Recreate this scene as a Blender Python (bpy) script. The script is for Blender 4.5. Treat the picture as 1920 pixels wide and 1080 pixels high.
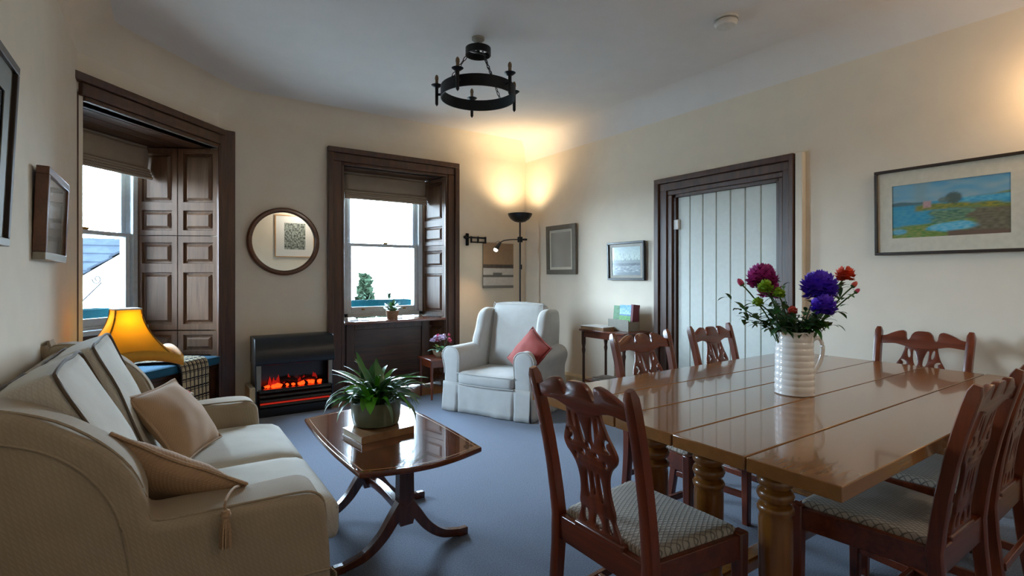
import bpy, bmesh, math, random
from mathutils import Vector, Matrix, Euler, noise
random.seed(7)
PI = math.pi
R = math.radians
scene = bpy.context.scene
for o in list(bpy.data.objects):
    bpy.data.objects.remove(o)
COL = scene.collection

# ------------------------------------------------------------------ camera
CAM_Z = 1.28
cam_d = bpy.data.cameras.new('camera')
cam = bpy.data.objects.new('camera', cam_d); COL.objects.link(cam)
cam.location = (0, 0, CAM_Z)
cam.rotation_euler = (R(90), 0, R(-34.2))
cam_d.sensor_width = 36
cam_d.lens = 962 / 1920 * 36
cam_d.shift_y = -21 / 1920
cam_d.clip_start = 0.02
scene.camera = cam

# ------------------------------------------------------------------ colour management, light of the place
vs = scene.view_settings
scene.display_settings.display_device = 'sRGB'
vs.view_transform = 'Standard'; vs.look = 'None'; vs.gamma = 1; vs.use_curve_mapping = False
vs.exposure = 0.32
scene.cycles.use_denoising = True
scene.cycles.max_bounces = 10
scene.cycles.diffuse_bounces = 6
scene.cycles.transparent_max_bounces = 16
scene.cycles.sample_clamp_indirect = 6
scene.cycles.caustics_reflective = False
scene.cycles.caustics_refractive = False

world = bpy.data.worlds.new('sky'); scene.world = world
world.use_nodes = True
wn = world.node_tree
wn.nodes.clear()
w_out = wn.nodes.new('ShaderNodeOutputWorld')
w_bg = wn.nodes.new('ShaderNodeBackground')
w_tc = wn.nodes.new('ShaderNodeTexCoord')
w_sep = wn.nodes.new('ShaderNodeSeparateXYZ')
w_rmp = wn.nodes.new('ShaderNodeValToRGB')
wn.links.new(w_tc.outputs['Generated'], w_sep.inputs[0])
wn.links.new(w_sep.outputs['Z'], w_rmp.inputs[0])
wn.links.new(w_rmp.outputs[0], w_bg.inputs[0])
wn.links.new(w_bg.outputs[0], w_out.inputs[0])
w_rmp.color_ramp.elements[0].position = 0.0
w_rmp.color_ramp.elements[0].color = (0.62, 0.82, 1.0, 1)
w_rmp.color_ramp.elements[1].position = 1.0
w_rmp.color_ramp.elements[1].color = (0.50, 0.74, 1.0, 1)
w_bg.inputs[1].default_value = 56.0


def lamp(name, kind, loc, energy, color, size=0.05, rot=(0, 0, 0), **kw):
    d = bpy.data.lights.new(name, kind)
    d.energy = energy; d.color = color
    if kind in ('POINT', 'SPOT'):
        d.shadow_soft_size = size
    for k, v in kw.items():
        setattr(d, k, v)
    o = bpy.data.objects.new(name, d); COL.objects.link(o)
    o.location = loc; o.rotation_euler = rot
    return o

WARM = (1.0, 0.62, 0.28)
# uplighter bowl, its reading arm, the table lamp, the wall lamp beyond the frame
lamp('uplighter_light', 'SPOT', (3.605, 5.13, 1.985), 76, (1.0, 0.74, 0.43), 0.05, (R(180), 0, 0), spot_size=R(128), spot_blend=1.0)
lamp('reading_light', 'SPOT', (3.265, 5.16, 1.58), 10, WARM, 0.02, (R(-20), R(25), 0), spot_size=R(120), spot_blend=0.5)
lamp('table_lamp_light', 'POINT', (-0.195, 4.03, 1.0), 2.0, (1.0, 0.86, 0.6), 0.03)
lamp('wall_lamp_light', 'POINT', (3.72, 0.56, 2.28), 5, (1.0, 0.6, 0.27), 0.05)
lamp('rear_fill_light', 'POINT', (2.5, -0.75, 2.7), 15, (1.0, 0.88, 0.76), 0.12)  # added fill with no fitting, brightens the rear wall the mirror reflects

# ------------------------------------------------------------------ colours and materials
def C(h):
    h = h.lstrip('#')
    out = []
    for i in (0, 2, 4):
        c = int(h[i:i + 2], 16) / 255
        out.append(c / 12.92 if c <= 0.04045 else ((c + 0.055) / 1.055) ** 2.4)
    return (*out, 1)


class NT:
    def __init__(self, name):
        self.m = bpy.data.materials.new(name); self.m.use_nodes = True
        self.t = self.m.node_tree
        self.p = self.t.nodes['Principled BSDF']
        self.out = self.t.nodes['Material Output']

    def n(self, kind, **kw):
        x = self.t.nodes.new(kind)
        for k, v in kw.items():
            if k in x.inputs.keys():
                x.inputs[k].default_value = v
            else:
                setattr(x, k, v)
        return x

    def l(self, a, b):
        self.t.links.new(a, b)

    def ramp(self, fac, stops):
        r = self.n('ShaderNodeValToRGB')
        e = r.color_ramp.elements
        while len(e) < len(stops):
            e.new(0.5)
        for x, (pos, col) in zip(e, stops):
            x.position = pos; x.color = col
        self.l(fac, r.inputs[0])
        return r.outputs[0]

    def bump(self, h, strength, dist=0.01):
        b = self.n('ShaderNodeBump', Strength=strength, Distance=dist)
        self.l(h, b.inputs['Height']); self.l(b.outputs[0], self.p.inputs['Normal'])


def plain(name, col, rough=0.6, metal=0.0, coat=0.0, noise_amt=0.06, nscale=30, bump=0.0, spec=0.5):
    k = NT(name)
    k.p.inputs['Specular IOR Level'].default_value = spec
    c = C(col) if isinstance(col, str) else col
    tc = k.n('ShaderNodeTexCoord')
    nz = k.n('ShaderNodeTexNoise', Scale=nscale, Detail=3.0)
    k.l(tc.outputs['Object'], nz.inputs['Vector'])
    lo = tuple(x * (1 - noise_amt) for x in c[:3]) + (1,)
    hi = tuple(min(1, x * (1 + noise_amt)) for x in c[:3]) + (1,)
    k.l(k.ramp(nz.outputs[0], [(0.3, lo), (0.7, hi)]), k.p.inputs['Base Color'])
    k.p.inputs['Roughness'].default_value = rough
    k.p.inputs['Metallic'].default_value = metal
    k.p.inputs['Coat Weight'].default_value = coat
    k.p.inputs['Coat Roughness'].default_value = 0.1
    if bump:
        k.bump(nz.outputs[0], bump, 0.004)
    return k.m


def wood(name, dark, light, axis=0, rough=0.35, coat=0.3, grain=18, stretch=0.07, coat_rough=0.1, bump=0.08):
    k = NT(name)
    tc = k.n('ShaderNodeTexCoord')
    mp = k.n('ShaderNodeMapping')
    sc = [1, 1, 1]; sc[axis] = stretch
    mp.inputs['Scale'].default_value = sc
    k.l(tc.outputs['Object'], mp.inputs[0])
    n1 = k.n('ShaderNodeTexNoise', Scale=grain, Detail=6.0, Roughness=0.6, Distortion=0.6)
    k.l(mp.outputs[0], n1.inputs['Vector'])
    n2 = k.n('ShaderNodeTexNoise', Scale=grain * 4.5, Detail=3.0)
    k.l(mp.outputs[0], n2.inputs['Vector'])
    mx = k.n('ShaderNodeMath', operation='MULTIPLY_ADD')
    k.l(n2.outputs[0], mx.inputs[0]); mx.inputs[1].default_value = 0.35
    ad = k.n('ShaderNodeMath', operation='SUBTRACT'); k.l(n1.outputs[0], ad.inputs[0]); ad.inputs[1].default_value = 0.17
    k.l(ad.outputs[0], mx.inputs[2])
    mid = tuple((a + b) / 2 for a, b in zip(C(dark), C(light)))
    k.l(k.ramp(mx.outputs[0], [(0.25, C(dark)), (0.5, mid), (0.75, C(light))]), k.p.inputs['Base Color'])
    k.p.inputs['Roughness'].default_value = rough
    k.p.inputs['Coat Weight'].default_value = coat
    k.p.inputs['Coat Roughness'].default_value = coat_rough
    k.bump(mx.outputs[0], bump, 0.003)
    return k.m


def lattice(name, base, line, k1=(1, 1, 1), k2=(1, -1, 0.2), freq=200, thr=0.9, rough=0.85, bump=0.3, sheen=0.06):
    """woven cloth with a small diamond lattice"""
    k = NT(name)
    tc = k.n('ShaderNodeTexCoord')
    outs = []
    for d in (k1, k2):
        dp = k.n('ShaderNodeVectorMath', operation='DOT_PRODUCT')
        k.l(tc.outputs['Object'], dp.inputs[0]); dp.inputs[1].default_value = d
        m = k.n('ShaderNodeMath', operation='MULTIPLY'); k.l(dp.outputs['Value'], m.inputs[0]); m.inputs[1].default_value = freq
        s = k.n('ShaderNodeMath', operation='SINE'); k.l(m.outputs[0], s.inputs[0])
        outs.append(s.outputs[0])
    mx = k.n('ShaderNodeMath', operation='MAXIMUM')
    k.l(outs[0], mx.inputs[0]); k.l(outs[1], mx.inputs[1])
    nz = k.n('ShaderNodeTexNoise', Scale=9.0, Detail=4.0)
    k.l(tc.outputs['Object'], nz.inputs['Vector'])
    cr = k.ramp(mx.outputs[0], [(max(0, thr - 0.25), C(base)), (thr, C(line))])
    mixn = k.n('ShaderNodeMixRGB', blend_type='MULTIPLY'); mixn.inputs[0].default_value = 0.35
    k.l(cr, mixn.inputs[1])
    k.l(k.ramp(nz.outputs[0], [(0.3, (0.7, 0.7, 0.7, 1)), (0.7, (1, 1, 1, 1))]), mixn.inputs[2])
    k.l(mixn.outputs[0], k.p.inputs['Base Color'])
    k.p.inputs['Roughness'].default_value = rough
    k.p.inputs['Sheen Weight'].default_value = sheen
    k.bump(mx.outputs[0], bump, 0.003)
    return k.m


def emit(name, col, strength):
    k = NT(name)
    k.p.inputs['Base Color'].default_value = C(col)
    k.p.inputs['Emission Color'].default_value = C(col)
    k.p.inputs['Emission Strength'].default_value = strength
    return k.m


def glass(name, tint=(1, 1, 1, 1)):
    k = NT(name)
    tr = k.n('ShaderNodeBsdfTransparent'); tr.inputs[0].default_value = tint
    gl = k.n('ShaderNodeBsdfGlossy', Roughness=0.02)
    fr = k.n('ShaderNodeFresnel', IOR=1.3)
    mx = k.n('ShaderNodeMixShader')
    k.l(fr.outputs[0], mx.inputs[0]); k.l(tr.outputs[0], mx.inputs[1]); k.l(gl.outputs[0], mx.inputs[2])
    k.l(mx.outputs[0], k.out.inputs[0])
    return k.m


def painted_mat(name, rough=0.5, coat=0.0):
    k = NT(name)
    a = k.n('ShaderNodeAttribute', attribute_name='print')
    k.l(a.outputs['Color'], k.p.inputs['Base Color'])
    k.p.inputs['Roughness'].default_value = rough
    k.p.inputs['Coat Weight'].default_value = coat
    k.p.inputs['Coat Roughness'].default_value = 0.03
    return k.m


M = {}
M['wall'] = plain('wall_paint', '#e0d5c3', 0.85, noise_amt=0.025, nscale=6, bump=0.06)
M['ceiling'] = plain('ceiling_paint', '#e2dfdc', 0.9, noise_amt=0.02, nscale=5)
M['base'] = plain('skirting_paint', '#c6b698', 0.6)
M['boards'] = wood('floor_boards', '#5b3c22', '#8a6440', axis=0, rough=0.5)
M['joinery'] = wood('dark_joinery', '#2c170b', '#57331c', axis=2, rough=0.4, coat=0.12, grain=22, coat_rough=0.25)
M['shutter'] = wood('shutter_wood', '#4e3523', '#7c5c44', axis=2, rough=0.45, coat=0.15, grain=22, coat_rough=0.3)
M['joinery_h'] = wood('dark_joinery_level', '#2c170b', '#57331c', axis=0, rough=0.4, coat=0.12, grain=22, coat_rough=0.25)
M['mahogany'] = wood('mahogany', '#43190b', '#7a3517', axis=2, rough=0.3, coat=0.35, grain=20, coat_rough=0.12)
M['mahogany_h'] = wood('mahogany_level', '#43190b', '#7a3517', axis=0, rough=0.3, coat=0.35, grain=20, coat_rough=0.12)
M['table_top'] = wood('table_planks', '#865a31', '#94663a', axis=0, rough=0.2, coat=0.6, grain=34, stretch=0.03, coat_rough=0.05, bump=0.012)
M['table_leg'] = wood('table_leg_wood', '#6b3d14', '#9c6423', axis=2, rough=0.3, coat=0.5, grain=14)
M['coffee'] = wood('coffee_table_top', '#4a2413', '#733d20', axis=1, rough=0.12, coat=0.9, grain=9, coat_rough=0.02, bump=0.01)
M['coffee_leg'] = wood('coffee_table_leg', '#3a190d', '#62301a', axis=2, rough=0.25, coat=0.5)
M['inlay'] = plain('pale_inlay', '#a58050', 0.3)
M['dark'] = plain('dark_gap', '#120b07', 0.8)
M['sash'] = plain('sash_paint', '#c9d2d8', 0.45)
M['glass'] = glass('window_glass')
M['glassclear'] = glass('picture_glass')
M['sill'] = wood('sill_wood', '#553021', '#7c4a36', axis=0, rough=0.2, coat=0.6)
M['blind'] = lattice('blind_linen', '#a0917f', '#aa9b89', freq=700, thr=0.8, bump=0.1)
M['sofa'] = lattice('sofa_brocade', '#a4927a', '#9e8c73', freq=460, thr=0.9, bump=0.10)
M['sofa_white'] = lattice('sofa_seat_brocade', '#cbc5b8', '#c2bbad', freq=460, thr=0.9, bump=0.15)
M['piping'] = plain('dark_piping', '#5a4a3a', 0.8)
M['armchair'] = plain('armchair_cotton', '#bcbab5', 0.9, noise_amt=0.04, nscale=14, bump=0.1)
M['redcush'] = lattice('red_cushion_cloth', '#8e2b19', '#7a2415', freq=500, thr=0.8, bump=0.2)
M['tan'] = lattice('tan_cushion_cloth', '#b69473', '#ad8b69', freq=520, thr=0.75, bump=0.2)
M['seat'] = lattice('dining_seat_cloth', '#b9ae9f', '#6f6760', k1=(1, 0.55, 0.3), k2=(1, -0.55, 0.3), freq=390, thr=0.985, bump=0.12)
M['iron'] = plain('black_iron', '#1a1a1c', 0.5, 0.6)
M['black'] = plain('black_enamel', '#101114', 0.32)
M['steel'] = plain('brushed_metal', '#8d8476', 0.35, 0.8)
M['brass'] = plain('brass', '#9a7433', 0.3, 0.9)
M['candle'] = plain('candle_tube', '#6e5a41', 0.6)
M['white'] = plain('white_plastic', '#d6d4ce', 0.5)
M['china'] = plain('white_glazed', '#efefed', 0.12, coat=0.6, noise_amt=0.03)
M['mirror'] = plain('mirror_silver', '#eef2ee', 0.01, 1.0, noise_amt=0.0)
M['teal'] = lattice('teal_cushion_cloth', '#0f5f80', '#0c4d68', freq=500, thr=0.8, bump=0.15)
M['pot'] = plain('grey_green_pot', '#5d6550', 0.35, coat=0.3)
M['soil'] = plain('soil', '#1f1610', 0.95, noise_amt=0.4, nscale=80)
M['leaf'] = plain('glossy_leaf', '#2f6a26', 0.42, coat=0.1, noise_amt=0.35, nscale=12)
M['leaf_dk'] = plain('dark_leaf', '#2a4f24', 0.5, noise_amt=0.3, nscale=20)
M['leaf_br'] = plain('bright_leaf', '#4d9a1f', 0.32, coat=0.25, noise_amt=0.2, nscale=12)
M['leaf_out'] = plain('deep_green_leaf', '#1c3320', 0.8, spec=0.05, noise_amt=0.3)
M['leaf_gr'] = plain('grey_leaf', '#62806a', 0.6, noise_amt=0.3, nscale=20)
M['purple'] = plain('purple_petal', '#5b2ed2', 0.6, noise_amt=0.2)
M['magenta'] = plain('magenta_petal', '#a52c7e', 0.6, noise_amt=0.3)
M['lime'] = plain('lime_petal', '#84a91c', 0.6, noise_amt=0.2)
M['orange'] = plain('orange_petal', '#d9451f', 0.6, noise_amt=0.2)
M['pink'] = plain('pink_petal', '#c03c61', 0.6, noise_amt=0.2)
M['coral'] = plain('coral_petal', '#cf5a4c', 0.6, noise_amt=0.2)
M['palepink'] = plain('pale_pink_petal', '#c9b6d0', 0.6, noise_amt=0.2)
M['stem'] = plain('green_stem', '#3d5a26', 0.6)
M['basket'] = plain('woven_pot', '#8c7258', 0.8, noise_amt=0.3, nscale=60, bump=0.4)
M['print'] = painted_mat('printed_picture')
M['print_gloss'] = painted_mat('printed_picture_behind_glass', 0.25, 0.8)
M['mat'] = plain('picture_mount', '#c8c3b2', 0.8)
M['frame_dk'] = wood('dark_frame', '#1c120b', '#33210f', axis=0, rough=0.4)
M['frame_br'] = wood('brown_frame', '#4a2a18', '#6e4327', axis=0, rough=0.35)
M['frame_gr'] = plain('grey_frame', '#6d675c', 0.45, 0.3)
M['frame_pine'] = wood('pine_frame', '#a87c4d', '#c79a66', axis=0, rough=0.4)
M['paper'] = plain('white_paper', '#d9d9d6', 0.7, noise_amt=0.02)
M['pages'] = plain('book_pages', '#c9bea6', 0.8)
M['book'] = wood('mottled_book_cover', '#6e4c33', '#a3805c', axis=0, rough=0.3, grain=6, stretch=0.3)
M['card'] = plain('grey_card', '#8f8a7e', 0.7)
M['redbook'] = plain('dark_red_cover', '#6a2430', 0.6)
M['green_print'] = plain('green_cover', '#5f8a66', 0.6, noise_amt=0.3, nscale=60)
M['magazine'] = plain('magazine_covers', '#77706a', 0.5, noise_amt=0.4, nscale=25)
M['box_teal'] = plain('teal_trough', '#0f3c42', 0.8, spec=0.05)
M['house'] = plain('white_render', '#e6e2da', 0.9)
M['slate'] = plain('slate', '#1d2126', 0.9, spec=0.0, noise_amt=0.15, nscale=3)
M['ground'] = plain('grass_ground', '#8b8a84', 0.95, noise_amt=0.2, nscale=0.5)
M['conifer'] = plain('conifer_needles', '#1b241a', 0.9, spec=0.0, noise_amt=0.3, nscale=4)
M['bark'] = plain('bark', '#4b3a2b', 0.9)

# carpet
k = NT('blue_carpet')
tc = k.n('ShaderNodeTexCoord')
n1 = k.n('ShaderNodeTexNoise', Scale=160.0, Detail=3.0); k.l(tc.outputs['Object'], n1.inputs['Vector'])
n2 = k.n('ShaderNodeTexNoise', Scale=2.2, Detail=3.0); k.l(tc.outputs['Object'], n2.inputs['Vector'])
c1 = k.ramp(n1.outputs[0], [(0.3, C('#485469')), (0.7, C('#6a7890'))])
mx = k.n('ShaderNodeMixRGB', blend_type='MULTIPLY'); mx.inputs[0].default_value = 0.4
k.l(c1, mx.inputs[1]); k.l(k.ramp(n2.outputs[0], [(0.3, (0.75, 0.75, 0.75, 1)), (0.7, (1, 1, 1, 1))]), mx.inputs[2])
k.l(mx.outputs[0], k.p.inputs['Base Color'])
k.p.inputs['Roughness'].default_value = 0.95
k.p.inputs['Sheen Weight'].default_value = 0.25
k.bump(n1.outputs[0], 0.5, 0.006)
M['carpet'] = k.m

# plaid throw
k = NT('plaid_wool')
tc = k.n('ShaderNodeTexCoord')
sp = k.n('ShaderNodeSeparateXYZ'); k.l(tc.outputs['UV'], sp.inputs[0])
chans = []
for ax, fr in (('X', 7.0), ('Y', 12.0)):
    m = k.n('ShaderNodeMath', operation='MULTIPLY'); k.l(sp.outputs[ax], m.inputs[0]); m.inputs[1].default_value = fr
    f = k.n('ShaderNodeMath', operation='FRACT'); k.l(m.outputs[0], f.inputs[0])
    r = k.ramp(f.outputs[0], [(0.0, (0, 0, 0, 1)), (0.16, (0, 0, 0, 1)), (0.17, (1, 1, 1, 1)), (0.27, (1, 1, 1, 1)), (0.28, (0.15, 0.15, 0.15, 1)), (0.36, (0.15, 0.15, 0.15, 1)), (0.37, (1, 1, 1, 1))])
    chans.append(r)
mm = k.n('ShaderNodeMixRGB', blend_type='MULTIPLY'); mm.inputs[0].default_value = 1.0
k.l(chans[0], mm.inputs[1]); k.l(chans[1], mm.inputs[2])
col = k.ramp(mm.outputs[0], [(0.0, C('#232327')), (0.3, C('#4a463f')), (1.0, C('#b9ac8e'))])
k.l(col, k.p.inputs['Base Color'])
k.p.inputs['Roughness'].default_value = 0.95
M['plaid'] = k.m

# translucent lamp shade
k = NT('amber_shade_cloth')
k.p.inputs['Base Color'].default_value = C('#d8b04c')
k.p.inputs['Roughness'].default_value = 0.8
tl = k.n('ShaderNodeBsdfTranslucent'); tl.inputs[0].default_value = C('#d9b548')
mx = k.n('ShaderNodeMixShader'); mx.inputs[0].default_value = 0.6
k.l(k.p.outputs[0], mx.inputs[1]); k.l(tl.outputs[0], mx.inputs[2]); k.l(mx.outputs[0], k.out.inputs[0])
M['shade'] = k.m
M['hem_cloth'] = plain('amber_hem_cloth', '#c9922a', 0.7)
M['amber'] = plain('amber_glaze', '#c28a1d', 0.25, coat=0.5)
M['bulb'] = emit('lit_bulb', '#fff0d0', 25)
M['flame'] = emit('ember_glow', '#ff3c0e', 2.6)
M['flame2'] = emit('flame_glow', '#a8160a', 0.35)
M['redstrip'] = emit('red_glow_strip', '#e0301e', 0.35)
M['coal'] = plain('coal', '#151210', 0.9, noise_amt=0.4)


# ------------------------------------------------------------------ geometry helpers
class G:
    def __init__(self):
        self.v = []; self.f = []; self.uv = None

    def add(self, vs, fs):
        o = len(self.v)
        self.v += [tuple(p) for p in vs]
        self.f += [tuple(i + o for i in q) for q in fs]
        return self

    def box(self, c, s, rz=0.0, rot=None):
        hx, hy, hz = s[0] / 2, s[1] / 2, s[2] / 2
        vs = [Vector((x, y, z)) for x in (-hx, hx) for y in (-hy, hy) for z in (-hz, hz)]
        m = rot if rot is not None else Matrix.Rotation(rz, 3, 'Z')
        vs = [m @ p + Vector(c) for p in vs]
        return self.add(vs, [(0, 1, 3, 2), (4, 6, 7, 5), (0, 4, 5, 1), (2, 3, 7, 6), (0, 2, 6, 4), (1, 5, 7, 3)])

    def hexa(self, lo, hi):
        """two quads, joined"""
        vs = list(lo) + list(hi)
        return self.add(vs, [(3, 2, 1, 0), (4, 5, 6, 7), (0, 1, 5, 4), (1, 2, 6, 5), (2, 3, 7, 6), (3, 0, 4, 7)])

    def bar(self, a, b, w, t, up=(0, 0, 1)):
        """square bar from a to b"""
        a = Vector(a); b = Vector(b); d = (b - a).normalized(); u = Vector(up)
        if abs(d.dot(u)) > 0.95:
            u = Vector((0, 1, 0))
        s = d.cross(u).normalized() * w / 2; n = s.cross(d).normalized() * t / 2
        return self.hexa([a - s - n, a + s - n, a + s + n, a - s + n], [b - s - n, b + s - n, b + s + n, b - s + n])

    def sweep(self, path, prof, closed=False, up=Vector((0, 0, 1)), scale=None, caps=True):
        """profile (list of 2d) along path; profile x -> side, y -> up-ish normal"""
        P = [Vector(p) for p in path]; n = len(P); m = len(prof)
        vs = []
        for i, p in enumerate(P):
            if closed:
                d = (P[(i + 1) % n] - P[i - 1]).normalized()
            else:
                d = (P[min(i + 1, n - 1)] - P[max(i - 1, 0)]).normalized()
            u = up if abs(d.dot(up)) < 0.97 else Vector((0, 1, 0))
            s = d.cross(u).normalized(); w = s.cross(d).normalized()
            k_ = scale[i] if scale else 1.0
            for (a, b) in prof:
                vs.append(p + s * a * k_ + w * b * k_)
        fs = []
        for i in range(n if closed else n - 1):
            j = (i + 1) % n
            for q in range(m):
                r_ = (q + 1) % m
                fs.append((i * m + q, i * m + r_, j * m + r_, j * m + q))
        if not closed and caps:
            fs.append(tuple(range(m - 1, -1, -1))); fs.append(tuple((n - 1) * m + q for q in range(m)))
        return self.add(vs, fs)

    def tube(self, path, r, seg=8, closed=False, scale=None, up=Vector((0, 0, 1))):
        prof = [(r * math.cos(2 * PI * i / seg), r * math.sin(2 * PI * i / seg)) for i in range(seg)]
        return self.sweep(path, prof, closed, up, scale)

    def lathe(self, prof, seg=24, c=(0, 0, 0), mat=None, sq=None):
        vs = []; fs = []; n = len(prof)
        for i in range(seg):
            a = 2 * PI * i / seg
            for (r, z) in prof:
                p = Vector((r * math.cos(a), r * math.sin(a), z))
                if mat is not None:
                    p = mat @ p
                vs.append(p + Vector(c))
        for i in range(seg):
            j = (i + 1) % seg
            for q in range(n - 1):
                fs.append((i * n + q, j * n + q, j * n + q + 1, i * n + q + 1))
        if prof[0][0] > 1e-5:
            fs.append(tuple(i * n for i in range(seg - 1, -1, -1)))
        if prof[-1][0] > 1e-5:
            fs.append(tuple(i * n + n - 1 for i in range(seg)))
        return self.add(vs, fs)

    def grid(self, fn, nu, nv, closed_u=False, thick=0):
        base = len(self.v)
        vs = []; uv = []
        cu = nu if closed_u else nu + 1
        for i in range(cu):
            for j in range(nv + 1):
                vs.append(fn(i / nu, j / nv)); uv.append((i / nu, j / nv))
        fs = []
        for i in range(nu):
            for j in range(nv):
                a = i * (nv + 1) + j; b = ((i + 1) % cu) * (nv + 1) + j
                fs.append((a, b, b + 1, a + 1))
        self.add(vs, fs)
        if self.uv is None and base == 0:
            self.uv = uv
        return self

    def rbox(self, c, s, r, n=10, bulge=(0, 0, 0), rot=None, warp=None):
        """rounded, slightly stuffed box"""
        bm = bmesh.new()
        bmesh.ops.create_cube(bm, size=2)
        bmesh.ops.subdivide_edges(bm, edges=bm.edges[:], cuts=n, use_grid_fill=True)
        h = Vector((s[0] / 2, s[1] / 2, s[2] / 2))
        out = []
        bm.verts.ensure_lookup_table()
        for v in bm.verts:
            t = v.co.copy()
            # more loops near the edges
            t = Vector([math.sin(x * PI / 2) if abs(x) < 1 else x for x in t])
            p = Vector((t[0] * h[0], t[1] * h[1], t[2] * h[2]))
            core = Vector([max(-(h[i] - r), min(h[i] - r, p[i])) for i in range(3)])
            d = p - core
            if d.length > 1e-9:
                p = core + d.normalized() * r
            q = Vector((p[0] / h[0], p[1] / h[1], p[2] / h[2]))
            for i in range(3):
                if bulge[i]:
                    a, b = [j for j in range(3) if j != i]
                    p[i] += bulge[i] * q[i] * (1 - q[a] ** 2) * (1 - q[b] ** 2)
            if warp:
                p = warp(p)
            if rot is not None:
                p = rot @ p
            out.append(p + Vector(c))
        fs = [tuple(v.index for v in f.verts) for f in bm.faces]
        bm.free()
        return self.add(out, fs)

    def mesh(self, name, smooth=True, angle=40):
        me = bpy.data.meshes.new(name)
        me.from_pydata([tuple(p) for p in self.v], [], self.f)
        if self.uv and len(self.uv) == len(self.v):
            ul = me.uv_layers.new(name='UVMap')
            for lp in me.loops:
                ul.data[lp.index].uv = self.uv[lp.vertex_index]
        bm = bmesh.new(); bm.from_mesh(me)
        bmesh.ops.recalc_face_normals(bm, faces=bm.faces[:])
        bm.to_mesh(me); bm.free()
        if smooth:
            for p in me.polygons:
                p.use_smooth = True
            me.set_sharp_from_angle(angle=R(angle))
        return me


def obj(name, g, mat, parent=None, loc=None, rot=None, bevel=0, smooth=True, angle=40, seg=2, solid=0, subsurf=0):
    me = g if isinstance(g, bpy.types.Mesh) else g.mesh(name, smooth, angle)
    o = bpy.data.objects.new(name, me); COL.objects.link(o)
    if mat is not None and not me.materials:
        me.materials.append(M[mat] if isinstance(mat, str) else mat)
    if parent is not None:
        o.parent = parent
    if loc is not None:
        o.location = loc
    if rot is not None:
        o.rotation_euler = rot
    if solid:
        s = o.modifiers.new('thickness', 'SOLIDIFY'); s.thickness = solid; s.offset = 0
    if bevel:
        b = o.modifiers.new('soft_edge', 'BEVEL'); b.width = bevel; b.segments = seg; b.limit_method = 'ANGLE'; b.angle_limit = R(40)
        b.harden_normals = False
    if subsurf:
        b = o.modifiers.new('smooth', 'SUBSURF'); b.levels = subsurf; b.render_levels = subsurf
    return o


def thing(name, label, cat, loc=(0, 0, 0), rz=0.0, group=None, rx=0.0, ry=0.0):
    o = bpy.data.objects.new(name, None); COL.objects.link(o)
    o.empty_display_size = 0.1
    o.location = loc; o.rotation_euler = (rx, ry, rz)
    o['label'] = label; o['category'] = cat
    if group:
        o['group'] = group
    return o


def tag(o, label, cat, group=None):
    o['label'] = label; o['category'] = cat
    if group:
        o['group'] = group
    return o


def struct(o):
    o['kind'] = 'structure'
    return o


def sempty(name, loc=(0, 0, 0), rz=0.0):
    o = bpy.data.objects.new(name, None); COL.objects.link(o)
    o.location = loc; o.rotation_euler = (0, 0, rz); o['kind'] = 'structure'
    return o


def copy_tree(o, parent=None):
    c = o.copy(); COL.objects.link(c)
    if parent is not None:
        c.parent = parent
    for ch in [x for x in bpy.data.objects if x.parent == o]:
        copy_tree(ch, c)
    return c


def flat(outlines, depth, bevel=0.0, res=1):
    """closed 2d outlines (first is the outside, the rest holes) cut from a board of this depth; returns a mesh in xy"""
    cu = bpy.data.curves.new('cut', 'CURVE'); cu.dimensions = '2D'; cu.fill_mode = 'BOTH'
    cu.extrude = depth / 2 - bevel; cu.bevel_depth = bevel; cu.bevel_resolution = res; cu.offset = -bevel
    for ol in outlines:
        sp = cu.splines.new('POLY'); sp.points.add(len(ol) - 1); sp.use_cyclic_u = True
        for p, (x, y) in zip(sp.points, ol):
            p.co = (x, y, 0, 1)
    o = bpy.data.objects.new('cut', cu); COL.objects.link(o)
    dg = bpy.context.evaluated_depsgraph_get()
    me = bpy.data.meshes.new_from_object(o.evaluated_get(dg))
    bpy.data.objects.remove(o); bpy.data.curves.remove(cu)
    me.materials.clear()
    for p in me.polygons:
        p.use_smooth = True
    me.set_sharp_from_angle(angle=R(40))
    return me


def remap(me, fn):
    for v in me.vertices:
        v.co = fn(v.co)
    me.update()
    bm = bmesh.new(); bm.from_mesh(me)
    bmesh.ops.remove_doubles(bm, verts=bm.verts[:], dist=1e-5)
    bmesh.ops.recalc_face_normals(bm, faces=bm.faces[:])
    bm.to_mesh(me); bm.free()
    for p in me.polygons:
        p.use_smooth = True
    me.set_sharp_from_angle(angle=R(32))
    return me


def catmull(pts, n=6, closed=False):
    P = [Vector(p) for p in pts]; out = []; L = len(P)
    rng = L if closed else L - 1
    for i in range(rng):
        if closed:
            a, b, c, d = P[i - 1], P[i], P[(i + 1) % L], P[(i + 2) % L]
        else:
            a, b, c, d = P[max(i - 1, 0)], P[i], P[i + 1], P[min(i + 2, L - 1)]
        for j in range(n):
            t = j / n
            out.append(0.5 * ((2 * b) + (c - a) * t + (2 * a - 5 * b + 4 * c - d) * t * t + (3 * b - a - 3 * c + d) * t ** 3))
    if not closed:
        out.append(P[-1])
    return out


def cat2(pts, n=5, closed=False):
    return [(p.x, p.y) for p in catmull([(x, y, 0) for x, y in pts], n, closed)]


# ------------------------------------------------------------------ the room
UR, VF, UL, VB = 3.9, 5.43, -0.47, -1.25
ZC, CEIL = 2.76, 2.98
A45 = Vector((UL, 4.40)); T45 = Vector((0.68, 0.733)).normalized(); N45 = Vector((-T45.y, T45.x))
TH45 = math.atan2(T45.y, T45.x)
OPEN = (0.04, 1.30)                                   # the opening along the angled wall

g = G().box(((UL + UR) / 2 - .3, (VB + VF) / 2 + .4, -0.06), (6.2, 8.6, 0.1))
struct(obj('floor', g, 'boards', smooth=False))
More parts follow.
